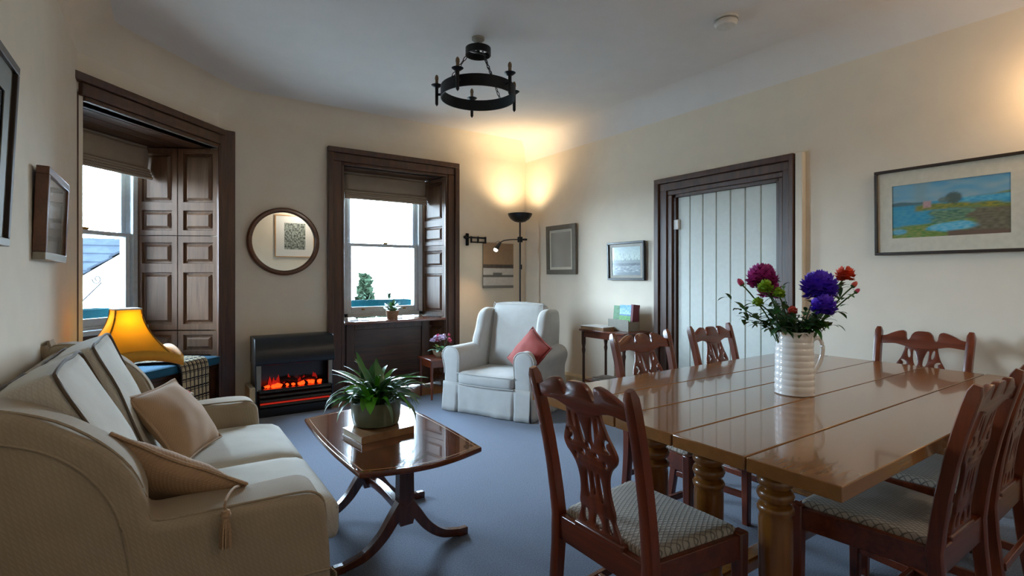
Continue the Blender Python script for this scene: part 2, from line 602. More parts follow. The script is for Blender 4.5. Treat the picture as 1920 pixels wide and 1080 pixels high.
# carpet: stops short of the window wall
cp = [(UL + .02, VB + .02), (UR - .02, VB + .02), (UR - .02, VF - .33), (0.62, VF - .33), (0.43, VF - .38), (UL + .02, 4.18)]
me = flat([cp], 0.012)
o = obj('fitted_carpet', me, 'carpet', loc=(0, 0, -0.002)); struct(o)
struct(obj('ceiling', G().box(((UL + UR) / 2 - .3, (VB + VF) / 2 + .4, CEIL + 0.05), (6.2, 8.6, 0.1)), 'ceiling', smooth=False))


def wall_from(outline, origin, rz, name, thick=0.1, mat='wall'):
    """outline in (along, up); local +y is away from the room"""
    me = flat([outline], thick)
    remap(me, lambda c: Vector((c.x, thick / 2 - c.z, c.y)))
    return struct(obj(name, me, mat, loc=(*origin, 0), rot=(0, 0, rz)))

HW2, WC2, WZ = 0.587, 2.148, 2.45                    # centre window opening
wall_from([(0.66, 0), (WC2 - HW2, 0), (WC2 - HW2, WZ), (WC2 + HW2, WZ), (WC2 + HW2, 0), (UR + .1, 0), (UR + .1, 2.99), (0.66, 2.99)], (0, VF), 0, 'wall_far')
wall_from([(0, 0), (OPEN[0], 0), (OPEN[0], WZ), (OPEN[1], WZ), (OPEN[1], 2.99), (0, 2.99)], A45, TH45, 'wall_angled')
DV0, DV1, DZ = 2.095, 3.085, 2.035                   # door opening along v
# right wall: local x = -v
wall_from([(-VF, 0), (-DV1, 0), (-DV1, DZ), (-DV0, DZ), (-DV0, 0), (-VB, 0), (-VB, 2.99), (-VF, 2.99)], (UR, 0), R(-90), 'wall_right')
wall_from([(VB, 0), (4.40, 0), (4.40, 2.99), (VB, 2.99)], (UL, 0), R(90), 'wall_left')
wall_from([(-UR - .1, 0), (-UL + .1, 0), (-UL + .1, 2.99), (-UR - .1, 2.99)], (0, VB), R(180), 'wall_rear')
# the soft bend between the angled wall and the window wall
P0 = A45 + T45 * OPEN[1]; P2 = Vector((0.68, VF)); P1 = Vector((0.50, VF - .002))
bend = [P0 * (1 - t) ** 2 + P1 * 2 * t * (1 - t) + P2 * t * t for t in [i / 20 for i in range(21)]]
g = G()
for i in range(20):
    a, b = bend[i], bend[i + 1]
    d = (b - a).normalized(); n_ = Vector((-d.y, d.x)) * 0.1
    lo = [(a.x, a.y, 0), (b.x, b.y, 0), (b.x + n_.x, b.y + n_.y, 0), (a.x + n_.x, a.y + n_.y, 0)]
    g.hexa(lo, [(x, y, 2.99) for x, y, _ in lo])
struct(obj('wall_bend', g, 'wall', angle=30))
# cove all round
prof = [(0.20 * (1 - math.cos(f)), ZC + (CEIL - ZC) * math.sin(f)) for f in [i * PI / 2 / 8 for i in range(9)]]
cove = [Vector((UL, VB)), A45, P0] + bend[1:] + [Vector((UR, VF)), Vector((UR, VB))]
cv = []
for i, p in enumerate(cove):
    d1 = (p - cove[i - 1]).normalized() if i else None
    d2 = (cove[i + 1] - p).normalized() if i < len(cove) - 1 else None
    d1 = d1 or d2; d2 = d2 or d1
    n1 = Vector((d1.y, -d1.x)); n2 = Vector((d2.y, -d2.x))
    mit = (n1 + n2).normalized(); kx = 1 / max(0.35, mit.dot(n1))
    cv.append([Vector((p.x + mit.x * kx * a, p.y + mit.y * kx * a, z)) for a, z in prof])
m_ = len(prof)
for nm, rows, mm in (('trim_1', cv[:-1], 'wall'), ('trim_2', cv[-2:], 'ceiling')):
    g = G()
    g.add([p for r_ in rows for p in r_], [(i * m_ + q, (i + 1) * m_ + q, (i + 1) * m_ + q + 1, i * m_ + q + 1) for i in range(len(rows) - 1) for q in range(m_ - 1)])
    struct(obj(nm, g, mm, angle=70))


def skirting(name, a, b, h=0.17):
    a = Vector(a); b = Vector(b); d = (b - a); L = d.length
    pr = [(0, 0), (0.02, 0), (0.02, h - .03), (0.012, h - .012), (0.004, h), (0, h)]
    gg = G()
    lo = [(0, -x, z) for x, z in pr]; hi = [(L, -x, z) for x, z in pr]
    n = len(pr)
    gg.add(lo + hi, [(i, (i + 1) % n, n + (i + 1) % n, n + i) for i in range(n)] + [tuple(range(n - 1, -1, -1)), tuple(n + i for i in range(n))])
    return struct(obj(name, gg, 'base', loc=(a.x, a.y, 0), rot=(0, 0, math.atan2(d.y, d.x)), smooth=False))

skirting('baseboard_right', (UR, VF), (UR, DV1 + .2))
skirting('baseboard_right', (UR, DV0 - .14), (UR, VB))
skirting('baseboard_far', (0.72, VF), (WC2 - HW2 - .18, VF))
skirting('baseboard_far', (WC2 + HW2 + .18, VF), (UR, VF))
skirting('baseboard_left', (UL, VB), (UL, 4.40))


# ------------------------------------------------------------------ windows
def strip_frame(g, x0, x1, z0, z1, w, y0, y1, sides='LRT'):
    """one step of an architrave"""
    ym, dy = (y0 + y1) / 2, abs(y1 - y0)
    if 'L' in sides:
        g.box((x0 - w / 2, ym, (z0 + z1) / 2), (w, dy, z1 - z0))
    if 'R' in sides:
        g.box((x1 + w / 2, ym, (z0 + z1) / 2), (w, dy, z1 - z0))
    if 'T' in sides:
        l = x0 - (w if 'L' in sides else 0); r = x1 + (w if 'R' in sides else 0)
        g.box(((l + r) / 2, ym, z1 + w / 2), (r - l, dy, w))


def raised_panel(parent, M4, x0, x1, z0, z1):
    """framed, fielded panel: sunk field with a raised middle; lies in plane y=0 of M4, front is -y"""
    gg = G()
    e, b = 0.005, 0.026
    def q(x0, x1, z0, z1, y):
        return [(x0, y, z0), (x1, y, z0), (x1, y, z1), (x0, y, z1)]
    rings = [q(x0, x1, z0, z1, 0.0), q(x0 + e, x1 - e, z0 + e, z1 - e, 0.019), q(x0 + e + .014, x1 - e - .014, z0 + e + .014, z1 - e - .014, 0.019),
             q(x0 + b + .014, x1 - b - .014, z0 + b + .014, z1 - b - .014, 0.0)]
    vv = [p for r_ in rings for p in r_]
    ff = []
    for k_ in range(3):
        for i in range(4):
            j = (i + 1) % 4
            ff.append((k_ * 4 + i, k_ * 4 + j, k_ * 4 + 4 + j, k_ * 4 + 4 + i))
    ff.append((12, 13, 14, 15))
    gg.add([M4 @ Vector(p) for p in vv], ff)
    o = obj('panel', gg, parent.data.materials[0] if parent.type == 'MESH' else 'joinery', parent, smooth=False)
    return o


def shutter_leaf(parent, M4, x0, x1, z0, z1, panels, name='shutter'):
    """board with openings filled by raised panels"""
    holes = []
    st = 0.045
    for (a, b) in panels:
        holes.append([(x0 + st, a), (x1 - st, a), (x1 - st, b), (x0 + st, b)])
    me = flat([[(x0, z0), (x1, z0), (x1, z1), (x0, z1)]] + holes, 0.022)
    remap(me, lambda c: M4 @ Vector((c.x, 0.011 - c.z, c.y)))
    o = obj(name, me, 'shutter', parent)
    for (a, b) in panels:
        raised_panel(o, M4, x0 + st, x1 - st, a, b)
    return o


def window(name, loc, rz, hw, depth, splay, leaves, sides, sill_full, seat):
    W = sempty(name, (*loc, 0), rz)
    z0, z1 = 0.0, WZ
    # architrave, three steps
    for (off, w, p) in ((0.0, 0.03, 0.022), (0.03, 0.085, 0.034), (0.115, 0.055, 0.055)):
        gg = G()
        strip_frame(gg, -hw - off, hw + off, 0, z1 + off, w, -p, 0.01, sides)
        obj('architrave', gg, 'joinery', W, bevel=0.006)
    hb = hw - splay
    # soffit boards, joints recessed
    nb = 5 if depth > .5 else 4
    for i in range(nb):
        ya, yb = depth * i / nb + .003, depth * (i + 1) / nb - .003
        xa, xb = hw - splay * ya / depth + .02, hw - splay * yb / depth + .02
        gg = G().hexa([(-xa, ya, z1), (xa, ya, z1), (xb, yb, z1), (-xb, yb, z1)], [(-xa, ya, z1 + .03), (xa, ya, z1 + .03), (xb, yb, z1 + .03), (-xb, yb, z1 + .03)])
        obj('soffit_board', gg, 'joinery_h', W, bevel=0.006)
    obj('soffit_backing', G().box((0, depth / 2, z1 + .05), (2 * hw + .1, depth, .03)), 'dark', W)
    # splayed reveals: shutters folded into their boxes, each a leaf with fielded panels
    L = math.hypot(depth, splay)
    for sx in (-1, 1):
        a = Vector((sx * hw, 0, 0)); b = Vector((sx * hb, depth, 0))
        d = (b - a).normalized()
        # local x along the reveal, local y away from the opening
        yv = Vector((d.y, -d.x, 0)) * (1 if sx > 0 else -1)
        M4 = Matrix(((d.x, yv.x, 0, a.x), (d.y, yv.y, 0, a.y), (0, 0, 1, 0), (0, 0, 0, 1)))
        gg = G(); gg.box((L / 2 + .07, 0.06, z1 / 2), (L + .16, 0.06, z1 + .1))
        gg.v = [tuple(M4 @ Vector(p)) for p in gg.v]
        obj('reveal_lining', gg, 'joinery', W)
        lw = L / leaves
        for li in range(leaves):
            xa, xb = li * lw + .004, (li + 1) * lw - .004
            lo = 0.815 if sill_full else 0.80
            shutter_leaf(W, M4, xa, xb, 1.655, z1 - .012, [(1.70, 1.88), (1.955, 2.40)])
            shutter_leaf(W, M4, xa, xb, lo, 1.648, [(lo + .05, 1.32), (1.40, 1.59)])
            if seat:
                shutter_leaf(W, M4, xa, xb, 0.575, 0.79, [(0.61, 0.755)], 'lower_panel')
            else:
                shutter_leaf(W, M4, xa, xb, 0.03, 0.77, [(0.12, 0.70)], 'lower_panel')
    # sash frame
    sb = 0.87
    yb = depth
    gg = G()
    strip_frame(gg, -hb + .05, hb - .05, 0.80, z1, 0.05, yb - .02, yb + .12, 'LR')
    gg.box((0, yb + .05, sb - .025), (2 * hb, .14, .05)); gg.box((0, yb + .05, z1 - .03), (2 * hb, .14, .06))
    obj('window_frame', gg, 'sash', W, bevel=0.005)
    xi = hb - .05
    def sash(nm, za, zb, y, top_h, bot_h):
        st = 0.045
        s = G()
        s.box((-xi + st / 2, y, (za + zb) / 2), (st, .04, zb - za)); s.box((xi - st / 2, y, (za + zb) / 2), (st, .04, zb - za))
        s.box((0, y, za + bot_h / 2), (2 * (xi - st), .04, bot_h)); s.box((0, y, zb - top_h / 2), (2 * (xi - st), .04, top_h))
        o = obj(nm, s, 'sash', W, bevel=0.004)
        gl = G().box((0, y + .004, (za + bot_h + zb - top_h) / 2), (2 * (xi - st) + .004, .004, zb - top_h - za - bot_h + .004))
        obj('glass', gl, 'glass', o, smooth=False)
    sash('upper_sash', 1.63, z1 - .06, yb + .075, .05, .035)
    sash('lower_sash', sb, 1.665, yb + .03, .035, .065)
    obj('sash_catch', G().box((0.02, yb + .02, 1.675), (.05, .03, .02)), 'brass', W, bevel=.004)
    for sx in (-.25, .25):
        obj('sash_lift', G().box((sx, yb + .0, sb + .035), (.03, .025, .015)), 'brass', W, bevel=.004)
    # sill
    if sill_full:
        me = flat([[(-hw + .003, -.03), (hw - .003, -.03), (hb, depth), (-hb, depth)]], .03, .006)
        obj('sill', me, 'sill', W, loc=(0, 0, .79))
        obj('apron_panel', G().box((0, .27, .385), (2 * hw - .1, .03, .77)), 'joinery_h', W)
        fr = G()
        for x in (-hw + .14, hw - .14):
            fr.box((x, .248, .385), (.09, .022, .77))
        fr.box((0, .248, .73), (2 * hw - .37, .022, .08)); fr.box((0, .248, .07), (2 * hw - .37, .022, .14))
        obj('apron_frame', fr, 'joinery', W, bevel=.005)
    else:
        obj('sill', G().box((0, depth - .05, .83), (2 * hb + .02, .14, .04)), 'sash', W, bevel=.006)
        obj('apron_panel', G().box((0, depth - .03, .69), (2 * hb + .02, .04, .26)), 'joinery_h', W)
    if seat:
        obj('window_seat', G().box((0, .33, .475), (2 * hw + .08, .66, .03)), 'joinery_h', W, bevel=.005)
        o = obj('seat_front', G().box((0, .035, .23), (2 * hw + .12, .03, .46)), 'joinery_h', W)
        for i in range(3):
            xa = -hw + .06 + i * (2 * hw - .12) / 3; xb = xa + (2 * hw - .12) / 3 - .03
            raised_panel(o, Matrix.Translation((0, .008, 0)), xa, xb, .08, .42)
    # sky portal in the opening
    ld = bpy.data.lights.new('window_daylight', 'AREA'); ld.shape = 'RECTANGLE'; ld.size = 2 * hb; ld.size_y = 1.65
    ld.cycles.is_portal = True
    lo = bpy.data.objects.new('window_daylight', ld); COL.objects.link(lo)
    m = Matrix.Translation((*loc, 0)) @ Matrix.Rotation(rz, 4, 'Z')
    lo.matrix_world = m @ Matrix.Translation((0, depth + .2, 1.66)) @ Matrix.Rotation(R(-90), 4, 'X')
    return W

mid45 = A45 + T45 * ((OPEN[0] + OPEN[1]) / 2)
HW1 = (OPEN[1] - OPEN[0]) / 2
w1 = window('window_1', mid45, TH45, HW1, 0.70, 0.15, 2, 'T', False, True)
w2 = window('window_2', (WC2, VF), 0.0, HW2, 0.40, 0.11, 1, 'LRT', True, False)
# right jamb of the first window, set square to the far wall
jb = G().box((0.07, -0.012, 1.31), (0.13, 0.07, 2.62)); jb.box((0.005, -0.03, 1.235), (0.03, 0.05, 2.47))
jm = Matrix.Translation((P0.x - .005, P0.y + .015, 0)) @ Matrix.Rotation(R(12), 4, 'Z')
o = obj('architrave', jb, 'joinery', w1, bevel=.006)
inv = Matrix.Rotation(-TH45, 4, 'Z') @ Matrix.Translation((-mid45.x, -mid45.y, 0))
for v in o.data.vertices:
    v.co = inv @ (jm @ v.co)


def world_of(loc, rz, p):
    return Matrix.Translation((*loc, 0)) @ Matrix.Rotation(rz, 4, 'Z') @ Vector(p)


def roman_blind(label, loc, rz, hb, y):
    pos = world_of(loc, rz, (0, y, 2.16))
    t = thing('roman_blind', label, 'blind', pos, rz)
    w = hb * 2 - .02
    # flat upper cloth bellies slightly; lower folds stacked
    gg = G().grid(lambda a, b: Vector(((a - .5) * w, -.012 * math.sin(b * PI) + .004 * math.sin(a * PI * 3), .075 + b * .20)), 16, 8)
    obj('blind_cloth', gg, 'blind', t, solid=.006)
    for i in range(4):
        z = .002 + i * .024; yy = -.014 - .010 * (3 - i)
        pr = [(yy + .016 * math.cos(a), z + .015 * math.sin(a)) for a in [2 * PI * q / 10 for q in range(10)]]
        f = G()
        f.add([(-w / 2, p, q) for p, q in pr] + [(w / 2, p, q) for p, q in pr],
              [(q, (q + 1) % 10, 10 + (q + 1) % 10, 10 + q) for q in range(10)] + [tuple(range(9, -1, -1)), tuple(range(10, 20))])
        obj('fold', f, 'blind', t)
    obj('head_rail', G().box((0, .02, .275), (w, .04, .03)), 'blind', t)
    return t

roman_blind('brown linen roman blind raised high in the angled window beside the left wall', mid45, TH45, HW1 - .13, .60)
roman_blind('brown linen roman blind raised high in the window above the sill plant', (WC2, VF), 0, HW2 - .09, .33)

# ------------------------------------------------------------------ door
D = sempty('door_1', (UR, 0, 0), R(-90))               # local x = -v, local y away from the room
for (off, wl, wr, p) in ((0.0, 0.05, 0.035, 0.02), (0.05, 0.08, 0.06, 0.035), (0.13, 0.055, 0.035, 0.055)):
    gg = G()
    offr = off * 0.72
    gg.box((-DV1 - off - wl / 2, -p / 2 + .005, (DZ + off) / 2), (wl, p + .01, DZ + off))
    gg.box((-DV0 + offr + wr / 2, -p / 2 + .005, (DZ + off) / 2), (wr, p + .01, DZ + off))
    xa, xb = -DV1 - off - wl, -DV0 + offr + wr
    w_ = wl * 0.87
    gg.box(((xa + xb) / 2, -p / 2 + .005, DZ + off * .87 + w_ / 2), (xb - xa, p + .01, w_))
    obj('architrave', gg, 'joinery', D, bevel=.006)
lin = G()
lin.box((-DV1 + .012, .05, DZ / 2), (.03, .1, DZ)); lin.box((-DV0 - .012, .05, DZ / 2), (.03, .1, DZ)); lin.box((-(DV0 + DV1) / 2, .05, DZ - .01), (DV1 - DV0, .1, .03))
obj('door_lining', lin, 'joinery', D)
obj('painted_edge', G().box((-DV0 + .165, -.022, DZ * .5 + .08), (.055, .05, DZ + .17)), 'wall', D, bevel=.006)
M['door_paint'] = plain('door_paint', '#ccd0c8', 0.5, noise_amt=0.03)
npl = 7; x0 = -DV1 + .03; wdt = (DV1 - DV0 - .06) / npl
for i in range(npl):
    obj('plank', G().box((x0 + wdt * (i + .5), .045, DZ / 2 - .005), (wdt - .0015, .04, DZ - .035)), 'door_paint', D, bevel=.007, seg=1)
obj('door_backing', G().box((-(DV0 + DV1) / 2, .085, DZ / 2), (DV1 - DV0, .03, DZ)), 'door_paint', D)
for z in (1.76, .3):
    obj('hinge', G().box((-DV1 + .03, .012, z), (.05, .03, .09)), 'white', D, bevel=.004)

# ------------------------------------------------------------------ pictures
def sheet(name, w, h, nx, ny, fn, mat, parent, y=0.0, thick=.002):
    """flat printed sheet, colour by fn(u, v) with v up"""
    vs_ = [((i / nx - .5) * w, y, (j / ny - .5) * h) for j in range(ny + 1) for i in range(nx + 1)]
    fs = [(j * (nx + 1) + i, j * (nx + 1) + i + 1, (j + 1) * (nx + 1) + i + 1, (j + 1) * (nx + 1) + i) for j in range(ny) for i in range(nx)]
    me = bpy.data.meshes.new(name); me.from_pydata(vs_, [], fs)
    ca = me.color_attributes.new('print', 'FLOAT_COLOR', 'POINT')
    i = 0
    for j in range(ny + 1):
        for q in range(nx + 1):
            c = fn(q / nx, j / ny)
            ca.data[i].color = C(c) if isinstance(c, str) else (*c[:3], 1)
            i += 1
    return obj(name, me, mat, parent, smooth=False)


def mixc(a, b, t):
    t = max(0, min(1, t))
    A = C(a) if isinstance(a, str) else a; B = C(b) if isinstance(b, str) else b
    return tuple(x * (1 - t) + y * t for x, y in zip(A, B))


def nz(x, y, s=1.0, z=0.0):
    return noise.noise(Vector((x * s, y * s, z)))


def picture(name, label, loc, rz, w, h, fw, fd, fmat, mount, fn, tilt=0, nx=72, ny=48, mat='print', glazed=True, bottom_mat=None, mount_mat='mat'):
    t = thing(name, label, 'picture', loc, rz, rx=R(tilt))
    for (cx, cz, sx, sz, mm) in ((0, h / 2 - fw / 2, w, fw, fmat), (0, -h / 2 + fw / 2, w, fw, bottom_mat or fmat), (-w / 2 + fw / 2, 0, fw, h - 2 * fw, fmat), (w / 2 - fw / 2, 0, fw, h - 2 * fw, fmat)):
        obj('frame_side', G().box((cx, 0, cz), (sx, fd, sz)), mm, t, bevel=.003)
    obj('backing', G().box((0, fd / 2 - .004, 0), (w - fw, .006, h - fw)), 'dark', t)
    iw, ih = w - 2 * fw, h - 2 * fw
    if mount:
        ol = [(-iw / 2, -ih / 2), (iw / 2, -ih / 2), (iw / 2, ih / 2), (-iw / 2, ih / 2)]
        hx, hz = iw / 2 - mount[0], ih / 2 - mount[1]
        me = flat([ol, [(-hx, -hz), (hx, -hz), (hx, hz), (-hx, hz)]], .003)
        remap(me, lambda c: Vector((c.x, c.z, c.y)))
        obj('mount', me, mount_mat, t)
        sheet('print', 2 * hx + .004, 2 * hz + .004, nx, ny, fn, mat, t, y=.004)
    else:
        sheet('print', iw, ih, nx, ny, fn, mat, t, y=-fd / 2 + .010)
    if glazed:
        obj('glazing', G().box((0, -.004, 0), (iw, .002, ih)), 'glassclear', t, smooth=False)
    return t


def soft(d, w=.02):
    t_ = max(0.0, min(1.0, .5 - d / w)); return t_ * t_ * (3 - 2 * t_)


def seascape(u, v):
    """loosely brushed bay: sky, far hills, an islet with a cottage and trees, green banks, a turquoise inlet and brown rocks"""
    n = nz(u * 4, v * 7, 1.6); n2 = nz(u * 11, v * 22, 2.0, 3); n3 = nz(u * 26, v * 40, 1.5, 6)
    c = mixc('#5f9fbe', '#88aab8', .5 + n * .9 - (v - .8)); c = mixc(c, '#7f9fa8', soft(abs(u - .27) - .06 + n * .05, .08) * .8)
    sea = mixc('#2388b2', '#4aa0b6', .45 + n2 * .9 + n * .4)
    c = mixc(c, sea, soft(v - .64 - .006 * n2, .015))
    c = mixc(c, '#46686e', soft(max(v - .645 - .03 * math.exp(-((u - .08) / .1) ** 2), .60 - v, u - .34), .02))
    c = mixc(c, mixc('#5f7c58', '#8c9a62', .5 + n2), soft(max(v - (.62 + .19 * max(0, u - .52) + .015 * n), .61 - v + .04 * n), .03) * (1 if u > .5 else 0))
    c = mixc(c, mixc('#2f8fbe', '#5fb0c8', .5 + n2), soft(max(abs(v - .60 - .02 * u) - .05, .56 - u), .03))
    c = mixc(c, mixc('#97903c', '#5f7340', .5 + n2 * 1.4), soft(max(abs(v - (.50 + .05 * math.sin(u * 4))) - .055 - .03 * n, .22 - u), .05))
    c = mixc(c, '#4a5a54', soft(math.hypot((u - .55) / .07, (v - .67 + .03 * n3) / .10) - 1, .5) * .95)
    c = mixc(c, '#5d6a60', soft(math.hypot((u - .47) / .05, (v - .65) / .05) - 1, .5) * .8)
    c = mixc(c, mixc('#c0a09c', '#a8868a', .5 + n3), soft(max(abs(u - .325) - .035, abs(v - .595) - .06), .02))
    c = mixc(c, mixc('#48684a', '#7a9268', .5 + n2 * 1.5), soft(max(abs(v - .36 + .05 * n) - .12, .36 - u + n * .1, u - .76), .08) * .9)
    c = mixc(c, mixc('#517a38', '#87904c', .5 + n2 * 1.5), soft(v - .20 - .12 * u - .05 * n, .06) * (1 - soft(.52 - u, .2) * 0))
    c = mixc(c, mixc('#5b5846', '#7b7460', .5 + n2), soft(max(v - .46 - .03 * n, .68 - u + .10 * n), .07))
    c = mixc(c, mixc('#45a9cc', '#86c4d6', .5 + n2 * 1.2), soft(math.hypot((u - .54) / .21, (v - .17 - .10 * (u - .5)) / .085) - 1 + .25 * n, .35))
    c = mixc(c, mixc('#3f93b2', '#79b4c4', .5 + n2), soft(math.hypot((u - .06) / .08, (v - .12) / .05) - 1, .4))
    c = mixc(c, '#6d594c', soft(max(v - .05 - .05 * math.sin(u * 3) - .02 * n, .5 - u), .04))
    return c


def harbour(u, v):
    n = nz(u * 6, v * 8, 2); n2 = nz(u * 26, v * 5, 2, 5)
    if v > .42:
        c = mixc('#c3d2c6', '#9fb3b4', (v - .42) * 1.6 + n * .3)
        if v < .52 + .32 * max(0, n2) * 1.6: c = mixc(c, '#4f5d68', .7)
        return c
    if v > .34: return mixc('#3d4852', '#5b6770', .5 + n)
    return mixc('#56636c', '#b9c4c6', max(0, .35 + .9 * nz(u * 7, v * 20, 1.4, 2)) if v > .1 else .1)


def greyglass(u, v):
    return mixc('#8d8981', '#a9a59d', .5 + .25 * nz(u, v, 2.2) + .3 * math.sin(u * 5))


def etching(u, v):
    n = nz(u * 9, v * 9, 1.6) + .6 * nz(u * 24, v * 24, 1.5, 4)
    return mixc('#2d3130', '#a9b4ab', .45 + n * .9)


def woodland(u, v):
    n = nz(u * 4, v * 5, 2.0, 8) + .5 * nz(u * 14, v * 12, 2, 1)
    c = mixc('#6b7368', '#98958a', v * .9 + n * .4)
    if v < .55 + .2 * n: c = mixc('#2f3425', '#6e6238', .45 + n * .8)
    return c


def darkportrait(u, v):
    return mixc('#3a3c42', '#6a6a6e', .5 * (1 - v) + .3 * nz(u, v, 3) + (.25 if abs(u - .5) < .2 else 0))


def calendar_print(u, v):
    n = nz(u * 8, v * 10, 1.6)
    if v > .52: return mixc('#8f7458', '#a5876a', .5 + n * .3)
    if v > .44: return mixc('#4c423a', '#5b5048', .5 + n)
    if v > .24 and v < .29: return C('#68645f')
    if v > .26 and v < .34 and abs(u - .45) < .15: return C('#6b6863')
    if v < .06: return C('#7d7871')
    return mixc('#c6c1bb', '#d2cdc7', .5 + n)

picture('framed_picture', 'large seascape painting with cream mount in dark frame on the right wall', (UR - .03, 1.073, 1.692), R(-90), .75, .545, .018, .03, 'frame_dk', (.078, .088), seascape, tilt=1.0, nx=110, ny=60, mat='print_gloss', glazed=False)
picture('framed_picture', 'small square harbour print in black frame above the slim side table', (UR - .03, 3.648, 1.44), R(-90), .50, .39, .022, .03, 'black', (.035, .03), harbour, tilt=1.5, nx=70, ny=60, mat='print_gloss', glazed=False, mount_mat='frame_gr')
picture('framed_picture', 'upright pale grey picture in pewter frame nearest the room corner', (UR - .03, 4.67, 1.60), R(-90), .53, .58, .055, .03, 'frame_gr', (.03, .03), greyglass, tilt=1.0, nx=20, ny=20, mat='print_gloss', glazed=False)
picture('framed_picture', 'small woodland picture in brown frame beside the angled window', (UL + .03, 3.28, 1.56), R(90), .58, .41, .035, .045, 'frame_br', None, woodland, tilt=2.0, mat='print_gloss', glazed=False, bottom_mat='steel')
picture('framed_picture', 'tall glazed dark picture on the left wall above the sofa', (UL + .025, 2.07, 1.70), R(90), .80, .63, .028, .03, 'frame_dk', (.09, .09), darkportrait, tilt=2.5, nx=24, ny=24, mat='print_gloss', glazed=False, bottom_mat='frame_gr', mount_mat='frame_gr')
picture('framed_picture', 'etching with wide white mount in pine frame, seen in the round mirror', (2.40, VB + .02, 2.17), R(180), .82, .92, .022, .025, 'frame_pine', (.17, .15), etching, nx=60, ny=60, glazed=False, mount_mat='paper')

# calendar hanging on the far wall
t = thing('wall_calendar', 'hanging calendar page with brown photo beneath the reading lamp', 'calendar', (3.475, VF - .012, 1.42))
sheet('calendar_sheet', .45, .56, 30, 60, calendar_print, 'print', t, y=-.006)
obj('calendar_back', G().box((0, 0, 0), (.45, .01, .56)), 'card', t)
obj('hanger', G().tube([(-.05, -.004, .28), (0, -.004, .31), (.05, -.004, .28)], .002, 6), 'iron', t)

# round mirror
t = thing('round_mirror', 'round wall mirror with slim brown wooden frame above the fire', 'mirror', (0.978, VF - .005, 1.625))
mr = Matrix.Rotation(R(90), 3, 'X')
obj('frame', G().lathe([(.285, 0), (.285, .035), (.295, .045), (.315, .045), (.33, .03), (.332, 0)], 56, mat=mr), 'frame_br', t)
obj('mirror_glass', G().lathe([(.0001, .018), (.29, .018), (.29, .01), (.0001, .01)], 56, mat=mr), 'mirror', t)

# swing bracket on the far wall
t = thing('wall_bracket', 'black iron swing-arm curtain bracket fixed beside the window frame', 'bracket', (3.03, VF, 1.73))
obj('back_plate', G().box((0, -.008, 0), (.035, .016, .15)), 'iron', t, bevel=.004)
obj('finial', G().lathe([(.0001, 0), (.016, .008), (.02, .02), (.012, .034), (.0001, .045)], 10, mat=Matrix.Rotation(R(-90), 3, 'Y'), c=(-.02, -.03, .025)), 'iron', t)
obj('arm', G().tube([(-.03, -.03, .025), (.25, -.03, .025)], .011, 8), 'iron', t)
obj('arm', G().tube([(.04, -.03, -.03), (.25, -.03, -.03)], .009, 8), 'iron', t)
for x in (.045, .14, .245):
    obj('collar', G().tube([(x, -.03, -.04), (x, -.03, .04)], .012, 8), 'iron', t)
obj('post', G().tube([(0, -.03, -.07), (0, -.03, .07)], .012, 8), 'iron', t)

# ------------------------------------------------------------------ floor lamp (uplighter with reading arm)
t = thing('floor_lamp', 'black uplighter floor lamp with bowl shade and reading arm in the corner', 'lamp', (3.605, 5.13, 0))
obj('base', G().lathe([(.0001, 0), (.14, 0), (.14, .018), (.12, .026), (.02, .034), (.0001, .034)], 32), 'black', t)
obj('pole', G().lathe([(.011, .03), (.011, 1.97)], 12), 'black', t)
bowl = [(.0001, 1.945), (.03, 1.945), (.07, 1.955), (.115, 1.985), (.14, 2.02), (.15, 2.05), (.145, 2.05), (.135, 2.022), (.11, 1.992), (.065, 1.965), (.0001, 1.957)]
obj('bowl_shade', G().lathe(bowl, 36), 'black', t)
obj('uplight_bulb', G().lathe([(.0001, 1.965), (.02, 1.97), (.03, 1.99), (.02, 2.01), (.0001, 2.015)], 12), 'bulb', t)
cl = obj('clamp', G().box((0, 0, 1.735), (.05, .05, .07)), 'black', t, bevel=.008)
obj('knob', G().tube([(.02, 0, 1.735), (.10, 0, 1.74)], .012, 8), 'black', cl)
obj('dimmer', G().box((0, -.012, 1.40), (.03, .03, .06)), 'black', t, bevel=.006)
arm = catmull([(-.02, 0, 1.735), (-.12, .01, 1.73), (-.22, .02, 1.715), (-.27, .025, 1.69)], 6)
a_ = obj('reading_arm', G().tube(arm, .007, 8), 'black', t)
hd = Matrix.Translation((-.275, .027, 1.685)) @ Euler((0, R(35), 0)).to_matrix().to_4x4()
gg = G().lathe([(.012, .01), (.018, -.01), (.024, -.06), (.034, -.10), (.031, -.10), (.02, -.06), (.014, -.012), (.0001, -.01)], 16)
gg.v = [tuple(hd @ Vector(p)) for p in gg.v]
s_ = obj('spot_head', gg, 'black', a_)
gg = G().lathe([(.0001, -.122), (.02, -.116), (.026, -.10), (.02, -.08), (.0001, -.07)], 12)
gg.v = [tuple(hd @ Vector(p)) for p in gg.v]
obj('reading_bulb', gg, 'bulb', t)

# wall lamp just beyond the right edge of the photograph
t = thing('wall_lamp', 'brass wall lamp high on the right wall past the painting', 'lamp', (UR, .56, 2.2), R(-90))
obj('back_plate', G().lathe([(.0001, 0), (.05, 0), (.05, .012), (.0001, .02)], 20, mat=Matrix.Rotation(R(90), 3, 'X')), 'brass', t)
obj('arm', G().tube(catmull([(0, -.01, 0), (0, -.09, -.03), (0, -.18, -.02), (0, -.18, .02)], 5), .008, 8), 'brass', t)
obj('bulb', G().lathe([(.0001, .0), (.012, .01), (.022, .05), (.0001, .09)], 12, c=(0, -.18, .02)), 'bulb', t)

